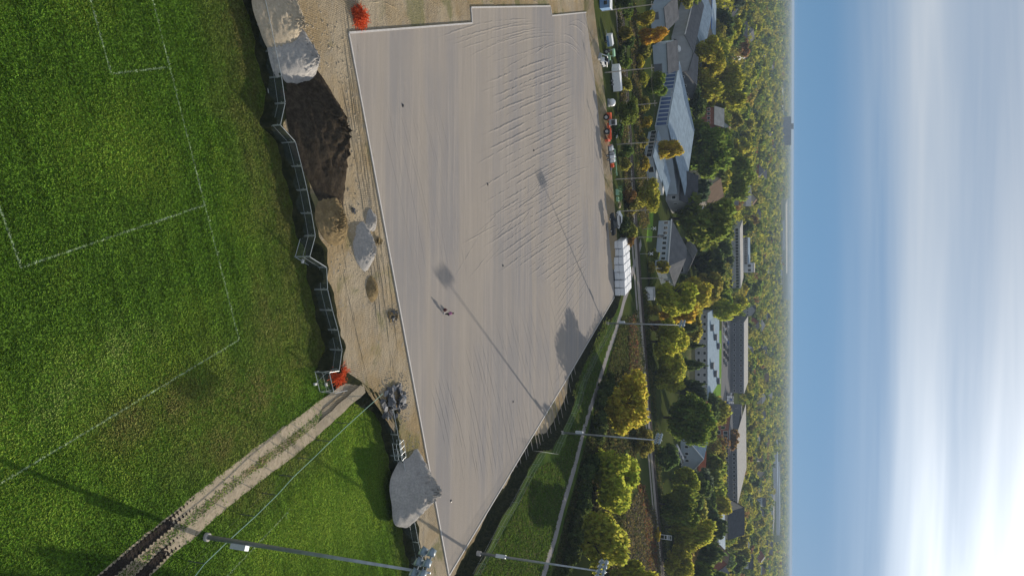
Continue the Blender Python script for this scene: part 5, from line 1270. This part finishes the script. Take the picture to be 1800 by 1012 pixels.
# individual trees of the town, then the far woods as one mass
def spot(p):
    best = min(range(len(FOOT)), key=lambda i: (FOOT[i][0] + FOOT[i][1] * FOOT[i][3] / 2 + FOOT[i][2] * FOOT[i][4] / 2 - p).length)
    o, u, v, L, dp = FOOT[best]; a, b = (p - o).dot(u), (p - o).dot(v); n = FNAME[best]
    rel = 'behind' if b > dp else ('in front of' if b < 0 else ('above' if a < 0 else 'below'))
    return f'{rel} the {n}' if n != 'town house' else f'{rel} a house in the leafy town'
ntown = 0; tries = 0; pts_ = []
while ntown < 245 and tries < 9000:
    tries += 1
    Y = 250 * (900 / 250) ** (random.random() ** .8); X = random.uniform(-.44, .44) * Y; p = Vector((X, Y, ZR)); cxp = colx(p)
    rowp = 506 + X / depth(p) * FPX
    if cxp < 1168 or not clear(p): continue
    if 1243 < cxp < 1305 and 540 < rowp < 760: continue            # school street, car park
    if 1145 < cxp < 1200 and 60 < rowp < 310: continue
    if 1315 < cxp < 1322 and rowp > 690: continue
    if cxp < 1262 and 885 < rowp and random.random() < .5: continue
    if cxp < 1205 and 380 < rowp < 480: continue
    if 1196 < cxp < 1246 and 550 < rowp < 705: continue
    if 1250 < cxp < 1272 and 750 < rowp < 890: continue
    if low_front(p, 40) and random.random() < .8: continue
    if any((p - q).length < 7.5 + Y * .006 for q in pts_): continue
    pts_.append(p); ntown += 1
    cn = random.choices(['green', 'yellow-green', 'golden', 'olive', 'dark green', 'russet', 'bluish green', 'red'], [8, 7, 1.0, 6, 4.5, .9, 1.5, .25])[0]
    if random.random() < .08: tree(p, random.uniform(9, 15), random.uniform(2.2, 3.2), 'dark green', f'dark conifer {spot(p)}', 'dark conifers in town', 'cone', 'spruce_tree')
    else: tree(p, random.uniform(8.5, 15), random.uniform(5.5, 9.0), cn, f'{cn} tree {spot(p)}', f'{cn} town trees', 'mid')

rng = np.random.default_rng(21); V, C = [], []
pal = .85 * np.array([PAL[k] for k in ('green', 'yellow-green', 'olive', 'dark green', 'golden', 'russet', 'bluish green')]); pw_ = np.array([7, 6, 6, 4, .25, .4, 1.5]); pw_ /= pw_.sum()
def far_clump(cen, r, h, n, col):
    d = rng.normal(0, 1, (n, 3)); d[:, 2] = np.abs(d[:, 2]); d /= np.linalg.norm(d, axis=1)[:, None]
    c = cen + d * np.array([r, r, h]) * rng.uniform(.7, 1.05, (n, 1)); c[:, 2] = np.maximum(c[:, 2], cen[2] + .3)
    V.append(leaf_quads(c, r * (.14 if n > 200 else .22 if n > 90 else .34), rng)); C.append(np.repeat(np.clip(col * rng.uniform(.88, 1.12, (n, 1)), 0, 1), 4, 0))
Yk = 400.0
while Yk < 11000:
    sp = 9.5 * max(1.0, Yk / 640) ** .62 * (1.6 if Yk < 640 else 1); half = .46 * Yk + 60; x = -half + rng.uniform(0, sp)
    while x < half:
        xx, yy = x + rng.normal(0, sp * .3), Yk + rng.normal(0, Yk * .012)
        dens = .5 + .5 * math.sin(xx * .0042 + 1.3 * math.sin(yy * .0021)) * math.sin(yy * .0031 + .7 * math.sin(xx * .003)); keep = .95 if yy < 1900 else (.25 + .95 * dens)
        p = Vector((xx, yy, ZR)); rowp = 506 + xx / depth(p) * FPX; cxp = colx(p)
        bad = (yy < 660 and 1243 < cxp < 1305 and 540 < rowp < 760) or (1196 < cxp < 1246 and 550 < rowp < 705) or (yy < 700 and any((p - q).length < 9 for q in pts_)) or (1315.5 < cxp < 1321.5 and rowp > 690) or (1350 < cxp < 1371 and 790 < rowp < 955) or (1370 < cxp < 1387 and 345 < rowp < 525) or (1371 < cxp < 1378 and 140 < rowp < 245)
        if rng.random() < keep and not bad and clear(p, 3):
            k = max(1.0, yy / 640) ** .55; r = rng.uniform(4.5, 7.5) * k; h = rng.uniform(7.5, 13) * (1 + .10 * (k - 1))
            if low_front(p, 90): h *= .42; r *= .75
            n = 260 if yy < 640 else 130 if yy < 1100 else (34 if yy < 2200 else 18)
            far_clump(np.array([xx, yy, ZR]), r, h, n, pal[rng.choice(len(pal), p=pw_)])
        x += sp * rng.uniform(.75, 1.25)
    Yk *= 1.030
V = np.concatenate(V); C = np.concatenate(C)
me = bpy.data.meshes.new('far_woods'); nq = len(V) // 4
me.vertices.add(len(V)); me.vertices.foreach_set('co', V.astype(np.float32).ravel()); me.loops.add(len(V)); me.loops.foreach_set('vertex_index', np.arange(len(V), dtype=np.int32))
me.polygons.add(nq); me.polygons.foreach_set('loop_start', np.arange(0, len(V), 4, dtype=np.int32)); me.polygons.foreach_set('loop_total', np.full(nq, 4, dtype=np.int32)); me.update()
ca_ = me.color_attributes.new('tint', 'FLOAT_COLOR', 'POINT'); ca_.data.foreach_set('color', np.concatenate([C, np.ones((len(C), 1))], 1).astype(np.float32).ravel()); me.materials.append(M_LEAFA)
tag(ob('far_woods', me), 'distant autumn woods and tree-lined streets fading towards the horizon', 'woods', kind='stuff')

# ---------------------------------------------------------------- grass blades of the lawn
def snoise(x, y, s, sd):
    r_ = np.random.default_rng(sd); o = np.zeros_like(x)
    for k in range(7):
        a = r_.uniform(0, 6.28); f_ = s * (1.0 + .55 * k); o += np.sin((x * math.cos(a) + y * math.sin(a)) * f_ + r_.uniform(0, 6.28)) / (1 + .35 * k)
    return o / 3.2
NB = 620000; rg = np.random.default_rng(5)
gx = rg.uniform(-50, 72, NB * 3); gy = rg.uniform(14, 100, NB * 3)
dep_ = gy * math.cos(PITCH) + H * math.sin(PITCH); row_ = 506 + gx / dep_ * FPX
ok = (gy < foot_y(gx) - .1) & (row_ > -300) & (row_ < 1330) & ((row_ > -40) & (row_ < 1060) | (rg.random(NB * 3) < .6))
def near_rut(px_list, w):
    pts = resample([at(x, y) for x, y in px_list], 1.0); m_ = np.zeros(len(gx), bool)
    for q in pts: m_ |= ((gx - q.x) ** 2 + (gy - q.y) ** 2) < w * w
    return m_
for rr_, kp in ((.50, .96), (.64, .7), (.78, .35)): ok &= ~(near_rut(R1, rr_) & (rg.random(len(gx)) < kp)) & ~(near_rut(R2, rr_) & (rg.random(len(gx)) < kp))
ok &= True & ~(near_rut([((a[0] + b[0]) / 2, (a[1] + b[1]) / 2) for a, b in zip(R1, R2)], .6) & (rg.random(len(gx)) < .3))
gx, gy = gx[ok][:NB], gy[ok][:NB]; n_g = len(gx)
class _F: pass
def blob2(x, y, rx, ry):
    c = at(x, y); r = abs(at(x + rx, y).y - c.y); q = abs(at(x, y + ry).x - c.x); return np.exp(-(((gy - c.y) / r) ** 2 + ((gx - c.x) / q) ** 2))
dfo2 = foot_y(gx) - gy
wear2 = np.where(gx < 8, np.clip(1.2 - dfo2 / 6.5, 0, .85), np.clip(.75 - dfo2 / 5.0, 0, .7))
for b in [(230, 745, 60, 45), (330, 710, 80, 50), (440, 690, 70, 60), (450, 870, 50, 35), (520, 800, 60, 40), (475, 560, 40, 90), (400, 780, 90, 50)]: wear2 = np.maximum(wear2, .85 * blob2(*b))
fresh2 = np.zeros(n_g)
for b in [(590, 900, 70, 90), (180, 640, 80, 50), (60, 760, 90, 60), (620, 780, 50, 70), (180, 250, 80, 80), (100, 900, 90, 60), (480, 960, 60, 50)]: fresh2 = np.maximum(fresh2, blob2(*b))
nz1, nz2, nz3 = snoise(gx, gy, .35, 1), snoise(gx, gy, 1.3, 2), snoise(gx * .25 + gy * .05, gy, 2.2, 3)
al = math.radians(19); mowu = gx * math.sin(al) - gy * math.cos(al); nz4 = snoise(gx, gy, .11, 4); nz5 = snoise(mowu * 1.0, (gx * math.cos(al) + gy * math.sin(al)) * .06, 2.6, 6)
base_c = np.array([.104, .196, .026]); col = base_c * (1 + .16 * nz1 + .18 * nz2 + .12 * nz3 + .30 * nz5 + .18 * nz4)[:, None]
yl = np.clip(.5 * nz4 + .5 * nz1 - .05, 0, .7)[:, None]; col = col * (1 - yl) + np.array([.22, .26, .04]) * yl
w_ = np.clip(wear2 * (.85 + .5 * nz2 + .3 * nz1), 0, 1)[:, None]; col = col * (1 - w_) + np.array([.190, .195, .065]) * w_
f2 = np.clip(fresh2 * (.8 + .6 * nz1), 0, 1)[:, None]; col = col * (1 - f2) + np.array([.205, .310, .045]) * f2
pale = np.zeros(n_g)
for b in [(220, 610, 45, 45), (160, 650, 50, 50), (120, 690, 45, 40), (250, 590, 35, 30), (60, 730, 50, 40)]: pale = np.maximum(pale, blob2(*b))
pl_ = np.clip(pale * (.55 + .8 * nz2 + .4 * nz1), 0, .8)[:, None]; col = col * (1 - pl_) + np.array([.25, .335, .10]) * pl_
col *= rg.uniform(.75, 1.25, (n_g, 1)); col = np.clip(col, .004, .6)
for (p0, p1) in [((230, -150), (420, 597)), ((361, 360), (37, 470)), ((37, 470), (-20, 310)), ((295, 118), (195, 130)), ((195, 130), (120, -140)), ((420, 597), (-40, 874)), ((508, 897), (395, 1016))]:
    a_, b_ = at(*p0), at(*p1); d_ = b_ - a_; L_ = d_.length; ux, uy = d_.x / L_, d_.y / L_
    t_ = (gx - a_.x) * ux + (gy - a_.y) * uy; s_ = np.abs((gx - a_.x) * uy - (gy - a_.y) * ux); m_ = (t_ > 0) & (t_ < L_) & (s_ < .075) & (rg.random(n_g) < .45)
    col[m_] = np.array([.34, .44, .28]) * rg.uniform(.75, 1.1, (m_.sum(), 1))
ya = rg.uniform(0, 6.28, n_g); hh = rg.uniform(.035, .085, n_g) * (1 + .35 * nz2); ww = rg.uniform(.03, .07, n_g); le = rg.normal(0, .05, (n_g, 2))
dx, dy = np.cos(ya) * ww, np.sin(ya) * ww
P0 = np.stack([gx - dx, gy - dy, np.zeros(n_g)], 1); P1 = np.stack([gx + dx, gy + dy, np.zeros(n_g)], 1)
P2 = np.stack([gx + dx * .7 + le[:, 0], gy + dy * .7 + le[:, 1], hh], 1); P3 = np.stack([gx - dx * .7 + le[:, 0], gy - dy * .7 + le[:, 1], hh], 1)
Vg = np.stack([P0, P1, P2, P3], 1).reshape(-1, 3); Cg = np.repeat(col, 4, 0)
me = bpy.data.meshes.new('grass'); me.vertices.add(len(Vg)); me.vertices.foreach_set('co', Vg.astype(np.float32).ravel()); me.loops.add(len(Vg)); me.loops.foreach_set('vertex_index', np.arange(len(Vg), dtype=np.int32))
me.polygons.add(n_g); me.polygons.foreach_set('loop_start', np.arange(0, len(Vg), 4, dtype=np.int32)); me.polygons.foreach_set('loop_total', np.full(n_g, 4, dtype=np.int32)); me.update()
ca_ = me.color_attributes.new('tint', 'FLOAT_COLOR', 'POINT'); ca_.data.foreach_set('color', np.concatenate([Cg, np.ones((len(Cg), 1))], 1).astype(np.float32).ravel()); me.materials.append(M_BLADE)
tag(ob('grass', me), 'short green grass tufts covering the soccer lawn', 'grass', kind='stuff')

# rough brush and weeds between path and railway, weeds along the cut and in the yard
V, C = [], []; PWX = np.array([q.x for q in pw]); PWY = np.array([q.y for q in pw])
def weeds(poly, n, size, cols, hmax, z=ZR):
    ps = [at(x, y, z) for x, y in poly]; tri = geometry.tessellate_polygon([ps]); A = []
    for t3 in tri: a, b, c = (ps[i] for i in t3); A.append(((b - a).cross(c - a)).length)
    A = np.array(A) / sum(A)
    for k in range(n):
        a, b, c = (ps[i] for i in tri[rng.choice(len(A), p=A)]); u, v = rng.random(2)
        if u + v > 1: u, v = 1 - u, 1 - v
        q = a + (b - a) * u + (c - a) * v
        if np.min((PWX - q.x) ** 2 + (PWY - q.y) ** 2) < 2.4: continue
        hh = hmax * rng.uniform(.3, 1) ; m_ = 7
        cc = np.array([q.x, q.y, z]) + rng.normal(0, 1, (m_, 3)) * np.array([size * 1.6, size * 1.6, 0]) + np.array([0, 0, 1]) * rng.uniform(.05, hh, (m_, 1))
        V.append(leaf_quads(cc, size, rng)); col = np.array(cols[rng.integers(len(cols))]) * rng.uniform(.7, 1.25); C.append(np.repeat(col[None], m_ * 4, 0))
BR = [(.12, .10, .055), (.10, .085, .06), (.085, .10, .03), (.15, .12, .05), (.17, .14, .05)]
weeds([(1062, 1020), (1100, 890), (1125, 860), (1150, 905), (1160, 1020)], 2600, .28, BR + [(.09, .08, .07)], 1.3)
weeds([(1120, 850), (1130, 850), (1150, 950), (1152, 1020), (1140, 1020), (1128, 920)], 900, .24, [(.20, .075, .045), (.17, .085, .04), (.14, .10, .03)], 1.2)
weeds([(1102, 560), (1112, 555), (1124, 660), (1104, 660)], 700, .24, BR + [(.19, .07, .05)], 1.3)
weeds([(1112, 550), (1118, 545), (1132, 650), (1124, 655)], 350, .22, [(.09, .12, .03), (.16, .15, .05), (.20, .19, .12)], 1.2)
weeds([(1084, 0), (1088, 0), (1112, 410), (1100, 410), (1092, 240)], 1500, .25, BR + [(.05, .075, .02)], 1.1)
weeds([(1104, 0), (1116, 0), (1140, 400), (1122, 400), (1112, 200)], 1300, .25, BR + [(.06, .09, .02), (.14, .12, .03)], 1.0)
weeds([(1126, 510), (1134, 510), (1172, 1020), (1167, 1020), (1150, 760)], 1200, .25, [(.05, .07, .02), (.08, .09, .03), (.12, .11, .04)], 1.6)
weeds([(838, 1012), (870, 960), (905, 900), (935, 830), (985, 800), (1015, 720), (1030, 660), (1075, 575), (1092, 560), (1062, 660), (1032, 745), (1010, 835), (985, 915), (965, 1012)], 9000, .13, [(.075, .13, .022), (.06, .105, .02), (.10, .15, .03), (.11, .12, .045), (.085, .15, .02)], .22)
weeds([(1042, 1020), (1062, 1020), (1105, 860), (1120, 720), (1100, 650), (1080, 660), (1060, 740), (1040, 800)], 6500, .34, [(.05, .055, .02), (.07, .065, .03), (.09, .08, .03), (.05, .07, .02)], 1.6)
weeds([(1090, 560), (1104, 560), (1110, 640), (1085, 665), (1062, 720), (1040, 800), (1020, 880), (1000, 960), (985, 1020), (968, 1020), (992, 915), (1016, 835), (1038, 745), (1066, 655)], 4500, .20, [(.07, .085, .025), (.09, .085, .035), (.055, .075, .02)], .6)
weeds([(1062, 560), (1076, 562), (1012, 700), (1005, 690)], 300, .14, [(.10, .15, .03), (.13, .15, .05)], .35)
V = np.concatenate(V); C = np.concatenate(C); f = np.arange(len(V)).reshape(-1, 4)
me = bpy.data.meshes.new('brush'); me.from_pydata(V.tolist(), [], f.tolist()); ca_ = me.color_attributes.new('tint', 'FLOAT_COLOR', 'POINT'); ca_.data.foreach_set('color', np.concatenate([C, np.ones((len(C), 1))], 1).astype(np.float32).ravel()); me.materials.append(M_LEAFA)
tag(ob('brush', me), 'dry brown and russet brush along the railway and path', 'brush', kind='stuff')

# ---------------------------------------------------------------- haze
hz = MB(); hz.box((0, 7000, 22.5), (44000, 40000, 50.0))     # z -2.5 .. 47.5
hm = bpy.data.materials.new('haze_air'); hm.use_nodes = True; hm.node_tree.nodes.clear()
ho = hm.node_tree.nodes.new('ShaderNodeOutputMaterial'); hv = hm.node_tree.nodes.new('ShaderNodeVolumePrincipled')
hv.inputs['Color'].default_value = (.42, .54, .72, 1); hv.inputs['Density'].default_value = 1.35e-4; hv.inputs['Anisotropy'].default_value = .0
hm.node_tree.links.new(hv.outputs[0], ho.inputs['Volume'])
tag(hz.build('haze', hm), 'pale blue haze filling the air towards the horizon', 'haze', kind='stuff')

# ---------------------------------------------------------------- labels that single out each of a set of look-alikes
ORD = ['first', 'second', 'third', 'fourth', 'fifth', 'sixth', 'seventh', 'eighth', 'ninth', 'tenth', '11th', '12th', '13th', '14th', '15th', '16th', '17th', '18th', '19th', '20th']
bylab = {}
bpy.context.view_layer.update()
for o in bpy.data.objects:
    if o.parent is None and 'label' in o.keys() and 'kind' not in o.keys(): bylab.setdefault(o['label'], []).append(o)
for lab, os_ in bylab.items():
    if len(os_) > 1:
        def rowof(o): v = o.matrix_world.translation; return 506 + v.x / max(1e-3, depth(v)) * FPX
        os_.sort(key=rowof)
        for i, o in enumerate(os_):
            sfx = ('topmost in the photo' if i == 0 else 'lowest in the photo' if i == len(os_) - 1 else f'{ORD[i] if i < 20 else str(i + 1) + "th"} from the photo top')
            w = lab.split(); room = 16 - len(sfx.split()); o['label'] = ' '.join(w[:room]) + ', ' + sfx
            if 'group' not in o.keys(): o['group'] = lab
